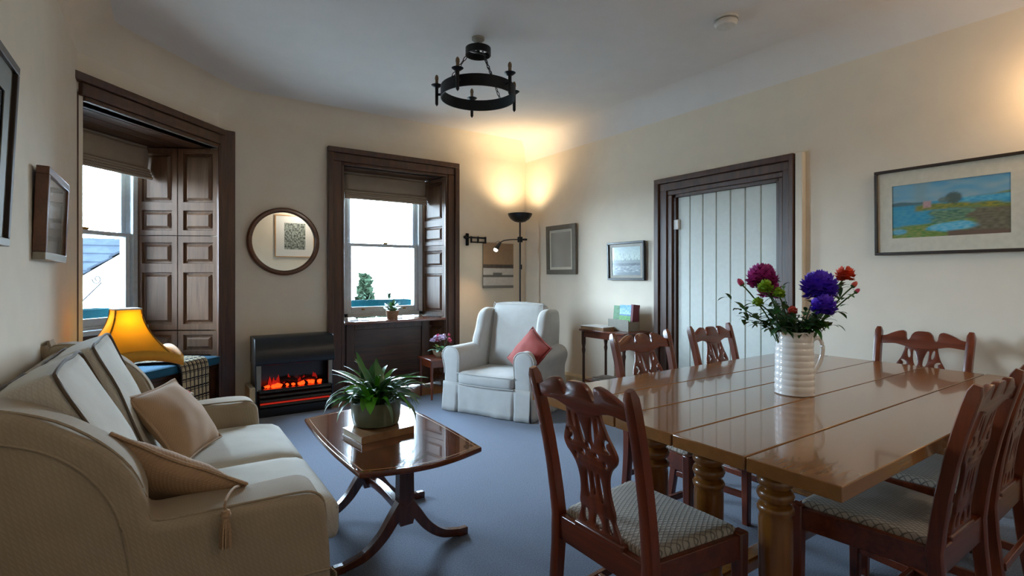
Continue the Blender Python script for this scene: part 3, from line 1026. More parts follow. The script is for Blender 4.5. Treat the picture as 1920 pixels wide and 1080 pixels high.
# ------------------------------------------------------------------ ceiling fittings
cx, cy = 1.853, 3.155
t = thing('chandelier', 'black wrought iron ring chandelier with five candle lamps under the ceiling', 'chandelier', (cx, cy, 0))
ZR, RR = 2.585, .265
obj('ceiling_cup', G().lathe([(.0001, 2.98), (.045, 2.98), (.045, 2.965), (.02, 2.945), (.0001, 2.94)], 20), 'card', t)
obj('stem', G().lathe([(.012, 2.87), (.012, 2.96)], 10), 'iron', t)
def band(r0, r1, z0, z1):
    gg = G().lathe([(r0, z0), (r1, z0), (r1, z1), (r0, z1), (r0, z0)], 56)
    gg.f = gg.f[:-2]
    return gg
obj('ring_band', band(RR - .007, RR, ZR - .040, ZR + .040), 'iron', t, angle=30)
obj('crown_band', band(.084, .090, 2.855, 2.905), 'iron', t, angle=30)
obj('crown_bar', G().box((0, 0, 2.875), (.168, .02, .008)), 'iron', t)
for k_ in range(3):
    a = R(20 + 120 * k_)
    p0 = Vector((.085 * math.cos(a), .085 * math.sin(a), 2.85)); p1 = Vector((RR * math.cos(a), RR * math.sin(a), ZR + .025))
    n_ = 9; gg = G()
    for i in range(n_):
        c = p0.lerp(p1, (i + .5) / n_); d = (p1 - p0).normalized()
        s1 = d.cross(Vector((0, 0, 1))).normalized(); s2 = s1.cross(d)
        s_ = s1 if i % 2 else s2
        gg.tube([c + d * .019 * math.cos(q) + s_ * .009 * math.sin(q) for q in [2 * PI * j / 8 for j in range(8)]], .003, 5, closed=True, up=Vector((.3, .5, .8)))
    obj('chain', gg, 'iron', t)
fa = R(-34.2)
for ang in (175, 103, 31, -41, -113):
    a = R(ang) + fa
    r_ = RR + .035
    x, y = r_ * math.cos(a), r_ * math.sin(a)
    obj('candle_arm', G().bar((RR * math.cos(a) * .98, RR * math.sin(a) * .98, ZR), (x, y, ZR), .014, .014), 'iron', t)
    obj('candle_spike', G().lathe([(.0001, ZR - .085), (.011, ZR - .07), (.012, ZR + .055), (.0001, ZR + .056)], 10, c=(x, y, 0)), 'iron', t)
    obj('drip_pan', G().lathe([(.0001, ZR + .05), (.02, ZR + .052), (.04, ZR + .068), (.036, ZR + .07), (.018, ZR + .06), (.0001, ZR + .06)], 18, c=(x, y, 0)), 'iron', t)
    obj('candle', G().lathe([(.011, ZR + .06), (.011, ZR + .105), (.0135, ZR + .108), (.0125, ZR + .128), (.006, ZR + .14), (.0001, ZR + .142)], 12, c=(x, y, 0)), 'candle', t)

t = thing('smoke_detector', 'round white smoke detector on the ceiling above the dining table', 'smoke alarm', (3.06, 2.0, CEIL))
obj('base', G().lathe([(.0001, 0), (.075, 0), (.075, -.014), (.0001, -.012)], 32), 'white', t)
obj('neck', G().lathe([(.064, -.012), (.064, -.026)], 32), 'card', t)
obj('cover', G().lathe([(.070, -.024), (.073, -.036), (.060, -.055), (.03, -.062), (.0001, -.062)], 32), 'white', t)

# ------------------------------------------------------------------ electric fire
t = thing('electric_fire', 'black electric fire with glowing red coals against the wall under the mirror', 'fire', (1.03, VF - .01, 0))
FW = .70
obj('back_box', G().box((0, -.07, .34), (FW - .03, .14, .68)), 'black', t, bevel=.005)
cn = G(); hw = FW / 2
pr = [(0, .72), (-.26, .72), (-.285, .70), (-.335, .50), (-.325, .475), (-.30, .475), (0, .475)]
cn.add([(-hw, y, z) for y, z in pr] + [(hw, y, z) for y, z in pr], [(i, (i + 1) % 7, 7 + (i + 1) % 7, 7 + i) for i in range(7)] + [tuple(range(6, -1, -1)), tuple(range(7, 14))])
obj('canopy', cn, 'black', t, bevel=.004)
for sx in (-1, 1):
    obj('side_pillar', G().box((sx * (hw - .035), -.285, .36), (.04, .02, .24)), 'steel', t, bevel=.004)
    obj('side_panel', G().box((sx * (hw - .012), -.15, .25), (.016, .28, .48)), 'black', t)
obj('lower_cheek', G().box((-hw - .02, -.16, .14), (.05, .30, .28)), 'base', t, bevel=.008)
obj('hearth_tray', G().box((0, -.17, .245), (FW - .06, .28, .012)), 'black', t)
obj('screen', G().box((0, -.12, .36), (FW - .08, .006, .23)), 'black', t)
for i, (z, yy) in enumerate(((.225, -.30), (.185, -.31), (.145, -.315), (.10, -.32))):
    obj('louvre', G().box((0, yy, z), (FW - .07, .05, .024), rot=Euler((R(-24), 0, 0)).to_matrix()), 'black', t, bevel=.004)
obj('glow_strip', G().box((0, -.30, .122), (FW - .09, .02, .012)), 'redstrip', t)
obj('plinth', G().box((0, -.16, .04), (FW - .05, .30, .08)), 'black', t, bevel=.004)
rng = random.Random(3)
gg = G(); ge = G()
for i in range(46):
    x = rng.uniform(-.28, .28); y = rng.uniform(-.27, -.15); s = rng.uniform(.016, .03)
    bmc = bmesh.new(); bmesh.ops.create_icosphere(bmc, subdivisions=1, radius=s)
    vv = [(x + v.co.x * rng.uniform(.8, 1.3), y + v.co.y, .258 + s * .4 + v.co.z * rng.uniform(.6, .9)) for v in bmc.verts]
    ff = [tuple(v.index for v in f.verts) for f in bmc.faces]; bmc.free()
    hot = (abs(x + .20) < .07 or abs(x) < .085 or abs(x - .18) < .05) and y < -.19
    (ge if hot else gg).add(vv, ff)
o = obj('coals', gg, 'coal', t, smooth=False); o['kind'] = 'stuff'
o = obj('glowing_coals', ge, 'flame', t, smooth=False); o['kind'] = 'stuff'
gf = G()
for i in range(26):
    x = rng.uniform(-.25, .22); h_ = rng.uniform(.03, .10); w_ = rng.uniform(.012, .03); y = -.13 - rng.uniform(0, .03)
    gf.add([(x - w_, y, .26), (x + w_, y, .26), (x + w_ * .6, y, .26 + h_ * .55), (x + rng.uniform(-.01, .01), y, .26 + h_), (x - w_ * .7, y, .26 + h_ * .5),
            (x - w_, y - .006, .26), (x + w_, y - .006, .26)], [(0, 1, 2, 3, 4), (5, 6, 2, 4)])
o = obj('flames', gf, 'flame2', t, smooth=False); o['kind'] = 'stuff'
obj('log', G().tube([(-.12, -.20, .30), (-.05, -.19, .31), (.03, -.21, .295)], .017, 8), 'coal', t)
obj('log', G().tube([(.07, -.21, .295), (.13, -.19, .305), (.20, -.2, .29)], .015, 8), 'coal', t)

# ------------------------------------------------------------------ leaves, pots
def leaf_mesh(base, az, el, length, width, droop, n=6, fold=.15, tip=1.0, twist=0):
    """arched blade: base point, azimuth, starting elevation, droop in radians over its length"""
    gg = G(); p = Vector(base); vs_ = []
    seg = length / n
    for i in range(n + 1):
        tt = i / n
        e = el - droop * tt
        d = Vector((math.cos(az) * math.cos(e), math.sin(az) * math.cos(e), math.sin(e)))
        s = Vector((-math.sin(az), math.cos(az), 0))
        up = s.cross(d) * -1
        w = width * (math.sin(PI * min(1, (tt * .92 + .04)) ** .75) ** .85) * (1 if i < n else .02)
        if i == 0: w = width * .12
        s2 = (s * math.cos(twist) + up * math.sin(twist))
        vs_ += [p - s2 * w / 2 + up * fold * w * .5, p, p + s2 * w / 2 + up * fold * w * .5]
        p = p + d * seg
    gg.add(vs_, [(i * 3 + a, i * 3 + a + 1, i * 3 + a + 4, i * 3 + a + 3) for i in range(n) for a in (0, 1)])
    return gg

# ------------------------------------------------------------------ sofa
SV0, SV1 = 1.72, 3.40                                   # outer ends
S = thing('sofa', 'two-seat cream brocade sofa with dark piping along the left wall', 'sofa', (0, (SV0 + SV1) / 2, 0))
sy = (SV0 + SV1) / 2
def sof(name, g, mat='sofa', parent=S, **kw):
    g.v = [(x, y - sy, z) for x, y, z in g.v]
    return obj(name, g, mat, parent, **kw)


def extrude_profile(pts, v0, v1, r=.03, n=4, bulge=0.0, wob=0.0):
    """closed (u, z) outline drawn through v with rolled ends"""
    me = flat([pts], v1 - v0, r, n)
    gg = G(); vv = []
    for v in me.vertices:
        p = Vector((v.co.x, (v0 + v1) / 2 + v.co.z, v.co.y))
        if wob:
            p += Vector((noise.noise(p * 5), 0, noise.noise(p * 5 + Vector((9, 0, 0))))) * wob
        vv.append(p)
    gg.add(vv, [tuple(f.vertices) for f in me.polygons])
    bpy.data.meshes.remove(me)
    bm = bmesh.new()
    for p in gg.v: bm.verts.new(p)
    bm.verts.ensure_lookup_table()
    for f in gg.f:
        try: bm.faces.new([bm.verts[q] for q in f])
        except ValueError: pass
    bmesh.ops.remove_doubles(bm, verts=bm.verts[:], dist=2e-5)
    bm.verts.index_update()
    gg.v = [tuple(v.co) for v in bm.verts]; gg.f = [tuple(v.index for v in f.verts) for f in bm.faces]
    bm.free()
    return gg


wing = [(-.45, .03), (-.45, .90), (-.44, .945), (-.40, .955), (-.33, .945), (-.23, .905), (-.14, .835), (-.075, .755), (-.04, .665), (-.036, .615), (-.015, .594), (.05, .590),
        (.20, .588), (.34, .585), (.40, .578), (.435, .55), (.445, .50), (.45, .40), (.455, .2), (.46, .03)]
wing = cat2(wing, 3) 
body = G().box((0, 0, 0), (.001, .001, .001)); body = G()
body.rbox((.015, sy, .17), (.93, SV1 - SV0 - .30, .27), .03, 8)
sof('seat_base', body)
for (a, b) in ((SV0, SV0 + .215), (SV1 - .215, SV1)):
    o = sof('arm', extrude_profile(wing, a, b, .028, 4, 0.004, .010), angle=60)
    pth = [(u, (a + .022 if a == SV0 else b - .022), z) for u, z in wing if z > .30]
    e = G()
    # a seam of piping just inside the outer edge of the arm
    vv = (a + .03)
    e.tube([(u * .995, vv, z + .003) for u, z in wing if z > .56 or u > .2], .004, 5)
    sof('seam', e, 'sofa', o)
    if a == SV0:
        ins = [(-.45, .86), (-.40, .885), (-.33, .875), (-.24, .835), (-.165, .765), (-.115, .68), (-.09, .60), (-.075, .50), (-.07, .36), (-.07, .05)]
        e = G().tube([(u, SV0 - .001, z) for u, z in cat2(ins, 4)], .0045, 5)
        e.tube([(u, SV0 - .001, .335 + .008 * math.sin(u * 9)) for u in [-.45 + i * .1 for i in range(10)]], .004, 5)
        sof('side_seam', e, 'sofa', o)
sof('back_frame', G().rbox((-.385, sy, .49), (.13, SV1 - SV0 - .38, .88), .05, 8))
iv0, iv1 = SV0 + .225, SV1 - .225
vm = 2.53
for i, (a, b) in enumerate(((iv0, vm), (vm, iv1))):
    def seatwarp(p):
        # nose drops over the front edge, crown sags a little
        return Vector((p.x, p.y, p.z - .05 * max(0, (p.x - .20) / .14) ** 2 * .5))
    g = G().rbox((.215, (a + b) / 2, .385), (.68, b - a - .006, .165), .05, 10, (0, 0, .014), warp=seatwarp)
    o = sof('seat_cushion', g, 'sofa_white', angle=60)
    ring = [(x, y, .455) for x, y in ((-.10, a + .03), (.40, a + .012), (.52, a + .03), (.545, a + .06), (.545, b - .06), (.52, b - .03), (.40, b - .012), (-.10, b - .03))]
    e = G().tube(catmull([(x, y, z - .035 * max(0, (x - .38) / .16) - .004) for x, y, z in ring], 4), .0055, 6)
    sof('piping', e, 'sofa_white', o)
# back cushions: boxy, leaning, with dark piping round the front and end faces
for i, (a, b, lean, top, bx) in enumerate(((iv0 - .01, vm - .01, 25, .995, -.02), (vm + .0, iv1 + .03, 22, .975, .0))):
    L_, T_, W_ = .60, .155, b - a - .008
    Rm = Euler((0, R(-lean), 0)).to_matrix()
    ctr = Vector((-.185 + bx, (a + b) / 2, .70))
    def bw(p):
        return Vector((p.x + .012 * noise.noise(Vector((p.y * 4 + i * 7, p.z * 4, 0))), p.y, p.z + .01 * noise.noise(Vector((p.y * 5, i * 3.0, 1)))))
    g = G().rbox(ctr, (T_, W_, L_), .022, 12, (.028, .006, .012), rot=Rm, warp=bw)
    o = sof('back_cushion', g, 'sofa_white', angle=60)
    for sx in (1, -1):
        e = G(); hx, hy, hz = sx * (T_ / 2 + .002), W_ / 2 - .003, L_ / 2 - .003
        rect = [(-hy, -hz * .9), (-hy, 0), (-hy, hz - .05), (-hy + .05, hz), (0, hz + .006), (hy - .05, hz), (hy, hz - .05), (hy, 0), (hy, -hz * .9)]
        pts = [Rm @ bw(Vector((hx, y, z))) + ctr for y, z in [(p.x, p.y) for p in catmull([(y, z, 0) for y, z in rect], 5)]]
        e.tube(pts, .0055, 6)
        sof('piping', e, 'piping', o)
# loose front valance
def val(a, b):
    v = SV0 + .05 + (SV1 - SV0 - .10) * a
    return Vector((.478 + .006 * math.sin(v * 40) + .01 * (1 - b), v, .02 + b * .26))
sof('front_valance', G().grid(val, 60, 3), 'sofa', solid=.006)


def face_rot(yaw, lean, roll=0):
    """cushion whose face looks along this compass yaw, leaning back by lean, turned in its plane by roll"""
    nh = Vector((math.cos(yaw), math.sin(yaw), 0)); X = Vector((-nh.y, nh.x, 0))
    Y = -nh * math.sin(lean) + Vector((0, 0, math.cos(lean))); Z = X.cross(Y)
    m = Matrix((X, Y, Z)).transposed() @ Matrix.Rotation(roll, 3, 'Z')
    return m.to_euler()


def pillow(name, label, size, thick, loc, rot, mat, group=None, tassel=False, seed=1, cat='cushion'):
    t = thing(name, label, cat, loc)
    t.rotation_euler = rot
    w, h = size
    n = 18
    g = G()
    def sh(a, b, s):
        x, y = a * 2 - 1, b * 2 - 1
        e = max(0, (1 - abs(x) ** 2.2)) ** .55 * max(0, (1 - abs(y) ** 2.2)) ** .55
        pinch = 1 - .07 * (1 - x * x) * abs(y) ** 3 - .07 * (1 - y * y) * abs(x) ** 3
        z = s * thick / 2 * e * (1 + .18 * noise.noise(Vector((x * 2.2, y * 2.2, seed + s)))) + .05 * thick * noise.noise(Vector((x * 1.5, y * 1.5, seed)))
        return Vector((x * w / 2 * pinch, y * h / 2 * pinch, z))
    g.grid(lambda a, b: sh(a, b, 1), n, n); g.uv = None
    g.grid(lambda a, b: sh(a, b, -1), n, n)
    bm = bmesh.new(); me = g.mesh(name); bm.from_mesh(me); bmesh.ops.remove_doubles(bm, verts=bm.verts[:], dist=1e-4)
    bmesh.ops.recalc_face_normals(bm, faces=bm.faces[:]); bm.to_mesh(me); bm.free()
    for p in me.polygons: p.use_smooth = True
    o = obj('cover', me, mat, t)
    edge = [sh(a, b, 1) for a, b in [(i / n, 0) for i in range(n)] + [(1, i / n) for i in range(n)] + [(1 - i / n, 1) for i in range(n)] + [(0, 1 - i / n) for i in range(n)]]
    for p in edge: p.z = .05 * thick * noise.noise(Vector((p.x / w * 3, p.y / h * 3, seed)))
    obj('edge_piping', G().tube(edge, .006, 6, closed=True), mat, t)
    return t, sh

pillow('throw_cushion', 'tan scatter cushion leaning upright between the sofa seat cushions and the back', (.40, .36), .14, (.055, 2.77, .635), face_rot(R(-25), R(36)), 'tan', seed=4)
t, sh = pillow('throw_cushion', 'tan tasselled scatter cushion slumped over the near sofa arm', (.42, .40), .13, (-.02, 2.045, .60), (R(139), R(33), R(0)), 'tan', seed=9)
# tassel: hangs from the corner over the outside of the arm
rotm = Euler((R(139), R(33), R(0))).to_matrix()
inv_ = lambda p: rotm.inverted() @ (Vector(p) - Vector(t.location))
corner = sh(.97, .97, 1); cw = rotm @ corner + Vector(t.location)
hd_ = Vector((.150, 1.700, .595))
tas = obj('tassel', G().tube([inv_(p) for p in catmull([cw, (cw + hd_) / 2 + Vector((0, 0, .03)), hd_ + Vector((0, .01, .03)), hd_], 5)], .004, 6), 'tan', t)
g = G().lathe([(.0001, .012), (.011, .006), (.014, -.008), (.008, -.016), (.0001, -.016)], 10, c=hd_)
g.v = [tuple(inv_(p)) for p in g.v]
obj('tassel_head', g, 'tan', tas)
g = G()
for i in range(26):
    a = 2 * PI * i / 26; q = .4 + .6 * ((i * 7) % 5) / 4
    g.tube([inv_(hd_ + Vector((r_ * q * math.cos(a), r_ * q * math.sin(a), z))) for r_, z in ((.007, -.012), (.014, -.05), (.017, -.10))], .0026, 4)
f = obj('fringe', g, 'tan', tas); f['kind'] = 'stuff'

# ------------------------------------------------------------------ coffee table
CU, CV = .925, 2.50
t = thing('coffee_table', 'low polished mahogany coffee table with splayed sabre legs', 'coffee table', (CU, CV, 0))
hl, hwid = .475, .282
ol = []
for (a, b) in (((-hwid, -hl), (hwid, -hl)), ((hwid, -hl), (hwid, hl)), ((hwid, hl), (-hwid, hl)), ((-hwid, hl), (-hwid, -hl))):
    n = 14
    for i in range(n):
        q = i / n
        x = a[0] + (b[0] - a[0]) * q; y = a[1] + (b[1] - a[1]) * q
        bow = math.sin(PI * q)
        if a[1] == b[1]: y += math.copysign(.065 * bow, a[1])
        else: x += math.copysign(.018 * bow, a[0])
        ol.append((x, y))
tt_ = obj('tabletop', flat([ol], .024, .005, 2), 'coffee', t, loc=(0, 0, .488))
inl = [(x * .93, y * .955) for x, y in ol]
obj('inlay_line', G().sweep([(x, y, .0122) for x, y in inl], [(-.0015, -.0003), (.0015, -.0003), (.0015, .0003), (-.0015, .0003)], closed=True), 'inlay', tt_, smooth=False)
obj('apron', flat([[(x * .80, y * .86) for x, y in ol], [(x * .74, y * .83) for x, y in reversed(ol)]], .03), 'coffee_leg', t, loc=(0, 0, .463))
for sy_ in (-1, 1):
    y0 = sy_ * .255
    col_ = G()
    prof_ = [(.034, .462), (.034, .40), (.035, .32), (.037, .24), (.042, .18), (.030, .14)]
    for (w0, z0), (w1_, z1_) in zip(prof_[:-1], prof_[1:]):
        col_.hexa([(-w1_, y0 - .026, z1_), (w1_, y0 - .026, z1_), (w1_, y0 + .026, z1_), (-w1_, y0 + .026, z1_)], [(-w0, y0 - .026, z0), (w0, y0 - .026, z0), (w0, y0 + .026, z0), (-w0, y0 + .026, z0)])
    obj('pedestal', col_, 'coffee_leg', t)
    obj('bearer', G().box((0, y0, .462), (.42, .05, .025)), 'coffee_leg', t)
    for sx in (-1, 1):
        pth = catmull([(sx * .012, y0, .235), (sx * .05, y0, .185), (sx * .11, y0, .105), (sx * .19, y0, .045), (sx * .285, y0 - .0, .022)], 6)
        sc = [1.25 - .5 * i / (len(pth) - 1) for i in range(len(pth))]
        l_ = obj('leg', G().sweep(pth, [(-.022, -.022), (.022, -.022), (.022, .022), (-.022, .022)], scale=sc), 'coffee_leg', t, bevel=.004)
        obj('toe_cap', G().box((sx * .30, y0, .020), (.055, .034, .038)), 'coffee_leg', l_, bevel=.005)
obj('stretcher', G().sweep([(0, -.25, .175), (0, -.12, .195), (0, 0, .20), (0, .12, .195), (0, .25, .175)], [(-.018, -.022), (.018, -.022), (.018, .022), (-.018, .022)]), 'coffee_leg', t, bevel=.004)

# book under the pot
t = thing('book', 'mottled brown book lying under the pot on the coffee table', 'book', (.885, 2.485, .5), R(8 + 90))
obj('pages', G().box((0, 0, .0175), (.20, .27, .027)), 'pages', t)
for z in (.002, .033):
    obj('cover', G().box((0, 0, z), (.21, .28, .004)), 'book', t, bevel=.001)
obj('spine', G().box((-.104, 0, .0175), (.004, .28, .033)), 'book', t)

# potted plant
t = thing('potted_plant', 'leafy green houseplant in a low grey green pot on the coffee table', 'plant', (.895, 2.545, .535))
obj('pot', G().lathe([(.0001, 0), (.098, 0), (.112, .008), (.120, .04), (.124, .10), (.126, .118), (.121, .122), (.117, .118), (.114, .10), (.0001, .095)], 40), 'pot', t)
o = obj('soil', G().lathe([(.0001, .104), (.06, .106), (.114, .10)], 24), 'soil', t)
rng = random.Random(11)
specials = [  # camera-side directions measured as azimuth: right is -34 deg, left is 146 deg
    (-30, 52, .30, .075, 1.15, 'leaf_br'), (-18, 30, .26, .055, 1.2, 'leaf_br'), (146, 50, .25, .06, .9, 'leaf_br'), (130, 76, .26, .055, .55, 'leaf'), (100, 80, .23, .06, .4, 'leaf'),
    (160, 35, .27, .06, 1.5, 'leaf_br'), (-58, 62, .22, .05, 1.9, 'leaf'), (-130, 60, .24, .075, 2.4, 'leaf_br'), (-110, 55, .20, .07, 2.3, 'leaf_br'), (60, 70, .26, .05, .9, 'leaf'),
]
for (az, bz, el, ln, w, dr, m_) in ((-32, .215, 14, .20, .050, .40, 'leaf_br'), (148, .20, 32, .17, .046, .25, 'leaf_br'), (118, .18, 74, .19, .050, .2, 'leaf'), (70, .16, 70, .17, .042, .3, 'leaf')):
    d_ = Vector((math.cos(R(az)), math.sin(R(az)), 0))
    p_ = d_ * .07 + Vector((0, 0, bz))
    l_ = obj('leaf', leaf_mesh(p_, R(az), R(el), ln, w, dr, 8, .2), m_, t)
    obj('stalk', G().tube(catmull([Vector((0, 0, .10)) + d_ * .02, d_ * .045 + Vector((0, 0, .10 + (bz - .10) * .6)), p_], 5), .003, 5), 'stem', l_)
for (az, el, ln, w, dr, m_) in specials[3:]:
    b = (rng.uniform(-.04, .04), rng.uniform(-.04, .04), .10)
    obj('leaf', leaf_mesh(b, R(az), R(el), ln, w, dr, 8, .2), m_, t)
for i in range(92):
    az = rng.uniform(0, 2 * PI); q = rng.random()
    b = (.085 * q * math.cos(az), .085 * q * math.sin(az), .10)
    el = R(86 - 40 * q + rng.uniform(-12, 10)); ln = rng.uniform(.16, .29); dr = rng.uniform(1.0, 2.7)
    obj('leaf', leaf_mesh(b, az + rng.uniform(-.4, .4), el, ln, rng.uniform(.018, .034), dr, 7, .25, twist=rng.uniform(-.5, .5)), rng.choice(['leaf', 'leaf', 'leaf_dk', 'leaf_gr', 'leaf_br']), t)

# ------------------------------------------------------------------ table lamp, its little table, the throw
t = thing('lamp_table', 'small round wooden side table tucked behind the sofa', 'side table', (-.10, 3.84, 0))
obj('tabletop', G().lathe([(.0001, .53), (.235, .53), (.245, .54), (.24, .552), (.0001, .555)], 40), 'mahogany_h', t)
obj('pedestal', G().lathe([(.0001, .06), (.05, .08), (.03, .14), (.022, .3), (.03, .42), (.018, .47), (.05, .53), (.0001, .53)], 20), 'mahogany', t)
for k_ in range(3):
    a = R(90 + 120 * k_)
    obj('leg', G().tube(catmull([(.02 * math.cos(a), .02 * math.sin(a), .14), (.10 * math.cos(a), .10 * math.sin(a), .10), (.2 * math.cos(a), .2 * math.sin(a), .014)], 5), .016, 8), 'mahogany', t)
t = thing('magazine', 'pale folded magazine on the little table behind the sofa', 'magazine', (.045, 3.735, .555), R(20))
obj('pages', G().rbox((0, 0, .008), (.18, .15, .016), .004, 4), 'paper', t)
obj('cover', G().box((0, 0, .018), (.16, .12, .002)), 'coral', t)

t = thing('table_lamp', 'amber table lamp with flared pagoda shade behind the sofa', 'lamp', (-.195, 4.03, .555), R(16))
LB = .0
obj('base', G().lathe([(.0001, 0), (.07, 0), (.075, .012), (.05, .03), (.036, .06), (.04, .12), (.045, .20), (.03, .26), (.018, .28), (.0001, .28)], 28), 'amber', t)
obj('bulb', G().lathe([(.0001, .28), (.018, .29), (.03, .35), (.02, .385), (.0001, .39)], 14), 'bulb', t)
def pagoda(k_, a, b):
    """side k_, a across 0..1, b up 0..1"""
    half = .242 * (1 - b) ** 1.8 + .066 * (1 - (1 - b) ** 1.8)
    zb = .175 + .055 * (1 - (2 * a - 1) ** 2)
    z = zb + (.52 - zb) * b
    x = (2 * a - 1) * half
    bulge = half * 1.0
    return Matrix.Rotation(k_ * PI / 2, 3, 'Z') @ Vector((x, -bulge, z))
for k_ in range(4):
    p_ = obj('shade_panel', G().grid(lambda a, b: pagoda(k_, a, b), 12, 14), 'shade', t, solid=.003)
    obj('edge_binding', G().tube([pagoda(k_, 0, i / 14) for i in range(15)], .005, 6), 'brass', p_)
    obj('hem', G().grid(lambda a, b: pagoda(k_, a, 0) * 1.006 + Vector((0, 0, .062 * (b - .2))), 12, 1), 'hem_cloth', p_, solid=.004)
obj('top_rim', G().box((0, 0, .523), (.140, .140, .010)), 'white', t, bevel=.003)

CUSH = world_of(mid45, TH45, (0, 0, .49))
t = thing('seat_pad', 'teal blue window seat pad in the angled window', 'cushion', CUSH, TH45)
obj('pad', G().rbox((0, .23, .042), (1.20, .56, .075), .025, 10, (0, 0, .006)), 'teal', t)
obj('edge_piping', G().tube([(-.59, -.046, .07), (0, -.05, .07), (.59, -.046, .07)], .005, 6), 'teal', t)
# throw
t = thing('plaid_throw', 'cream and black checked wool throw hanging over the window seat', 'blanket', CUSH, TH45)
pp = catmull([(0, .26, .094), (0, .14, .102), (0, .02, .100), (0, -.052, .088), (0, -.078, .03), (0, -.080, -.08), (0, -.085, -.22), (0, -.088, -.36)], 6)
def throw(a, b):
    p = pp[min(len(pp) - 1, int(round(b * (len(pp) - 1))))]
    spread = .34 - .05 * b
    x = .25 + (a - .5) * spread + (.0 if b > .3 else -.14 * (1 - b / .3))
    fold = .014 * math.sin(a * 21 + b * 2) * (1 if b > .35 else .45)
    return Vector((x, p.y - abs(fold) * (1 if b > .35 else 0) , p.z + (0 if b > .35 else abs(fold)) - (.02 * math.sin(a * 9) if b > .95 else 0)))
o = obj('cloth', G().grid(throw, 40, len(pp) - 1), 'plaid', t, solid=.006, angle=80)
g = G()
for i in range(34):
    p = throw(i / 33, 1.0)
    g.tube([p, p + Vector((.003 * (i % 3 - 1), -.004, -.03)), p + Vector((.006 * (i % 3 - 1), .0, -.065))], .0035, 4)
f = obj('fringe', g, 'mat', t); f['kind'] = 'stuff'

# ------------------------------------------------------------------ armchair (front is local -y)
def axis_swap(g):
    """profile drawn in (x, z) and extruded along y"""
    return g
AC = (2.80, 4.20)
t = thing('wing_armchair', 'white loose-covered wing armchair with pleated skirt by the far window', 'armchair', (*AC, 0), R(-64.5))
obj('seat_base', G().rbox((0, -.01, .16), (.90, .74, .26), .04, 8), 'armchair', t)
for sx in (-1, 1):
    ap = cat2([(sx * a, b) for a, b in ((.30, .20), (.302, .40), (.298, .52), (.315, .575), (.36, .608), (.42, .612), (.475, .585), (.50, .53), (.49, .47), (.475, .40), (.475, .20))], 4)
    g = extrude_profile(ap, -.40, .34, .03, 4, .0, .010)
    # arms slope gently down towards the back seat and the front scroll is rounder
    o = obj('arm', g, 'armchair', t, angle=60)
    obj('arm_piping', G().tube([(x, -.392, z) for x, z in ap if z > .30], .0055, 6), 'armchair', o)
    wp = cat2([(-.03, .50), (-.045, .60), (-.03, .68), (.01, .77), (.035, .86), (.075, .925), (.15, .955), (.26, .955), (.36, .93), (.385, .80), (.36, .50)], 4)
    g = extrude_profile(wp, .0, .10, .035, 4, .0, .008)
    g.v = [(sx * (.295 + b + .05 * max(0, (.12 - a)) * 1.2), a, z) for a, b, z in g.v]
    obj('wing', g, 'armchair', t, angle=60)
Rb = Euler((R(-13), 0, 0)).to_matrix()
obj('back_frame', G().rbox((0, .33, .55), (.62, .12, .80), .05, 8, rot=Rb), 'armchair', t)
o = obj('back_cushion', G().rbox((0, .215, .68), (.595, .15, .66), .05, 12, (0, .025, .015), rot=Rb), 'armchair', t, angle=60)
ring = [(-.285, -.30), (-.285, .27), (-.25, .315), (0, .335), (.25, .315), (.285, .27), (.285, -.30)]
obj('piping', G().tube([Rb @ Vector((a, -.073, b)) + Vector((0, .215, .68)) for a, b in cat2(ring, 5)], .005, 6), 'armchair', o)
o = obj('seat_cushion', G().rbox((0, -.13, .325), (.605, .60, .125), .045, 12, (0, .01, .016)), 'armchair', t, angle=60)
for z in (.275, .375):
    obj('piping', G().tube(catmull([(-.30, .10, z), (-.302, -.36, z), (-.28, -.42, z), (0, -.436, z), (.28, -.42, z), (.302, -.36, z), (.30, .10, z)], 5), .005, 6), 'armchair', o)
# skirt: one panel to each side, box pleats at the corners and beside the arms
def skirt(name, a, b, pleats, seed):
    a = Vector(a); b = Vector(b); d = (b - a); L = d.length; d.normalize(); n_ = Vector((d.y, -d.x))
    def f(s, k_):
        x = s * L
        off = .008 * math.sin(s * 9 + seed) * (1 - k_) + .022 * (1 - k_)
        for pz in pleats:
            off -= .030 * math.exp(-((x - pz) / .010) ** 2) * (1 - .75 * k_)
        off += .012 * (1 - k_) * noise.noise(Vector((x * 9, k_ * 2, seed)))
        p = a + d * x + n_ * off
        return Vector((p.x, p.y, .012 + .27 * k_))
    return obj(name, G().grid(f, 90, 6), 'armchair', t, solid=.004, angle=80)
skirt('front_skirt', (-.475, -.405), (.475, -.405), (.17, .78), 1)
skirt('side_skirt', (.475, -.405), (.455, .37), (.012, .4), 2)
skirt('side_skirt', (-.455, .37), (-.475, -.405), (.4, .76), 3)
skirt('back_skirt', (.455, .37), (-.455, .37), (), 4)

pillow('throw_cushion', 'rust red scatter cushion leaning in the corner of the white armchair', (.40, .38), .14, (2.745, 3.77, .585), face_rot(R(185), R(30), R(-27)), 'redcush', seed=21)

# ------------------------------------------------------------------ stand with pink flowers by the armchair
t = thing('plant_stand', 'small dark wooden stand beside the white armchair', 'side table', (2.45, 4.985, 0))
obj('tabletop', G().box((0, 0, .415), (.37, .33, .02)), 'mahogany_h', t, bevel=.005)
obj('apron', G().box((0, 0, .37), (.32, .28, .07)), 'mahogany_h', t)
for x in (-.155, .155):
    for y in (-.135, .135):
        obj('leg', G().lathe([(.010, 0), (.012, .05), (.016, .22), (.012, .26), (.018, .30), (.018, .40)], 10, c=(x, y, 0)), 'mahogany', t)


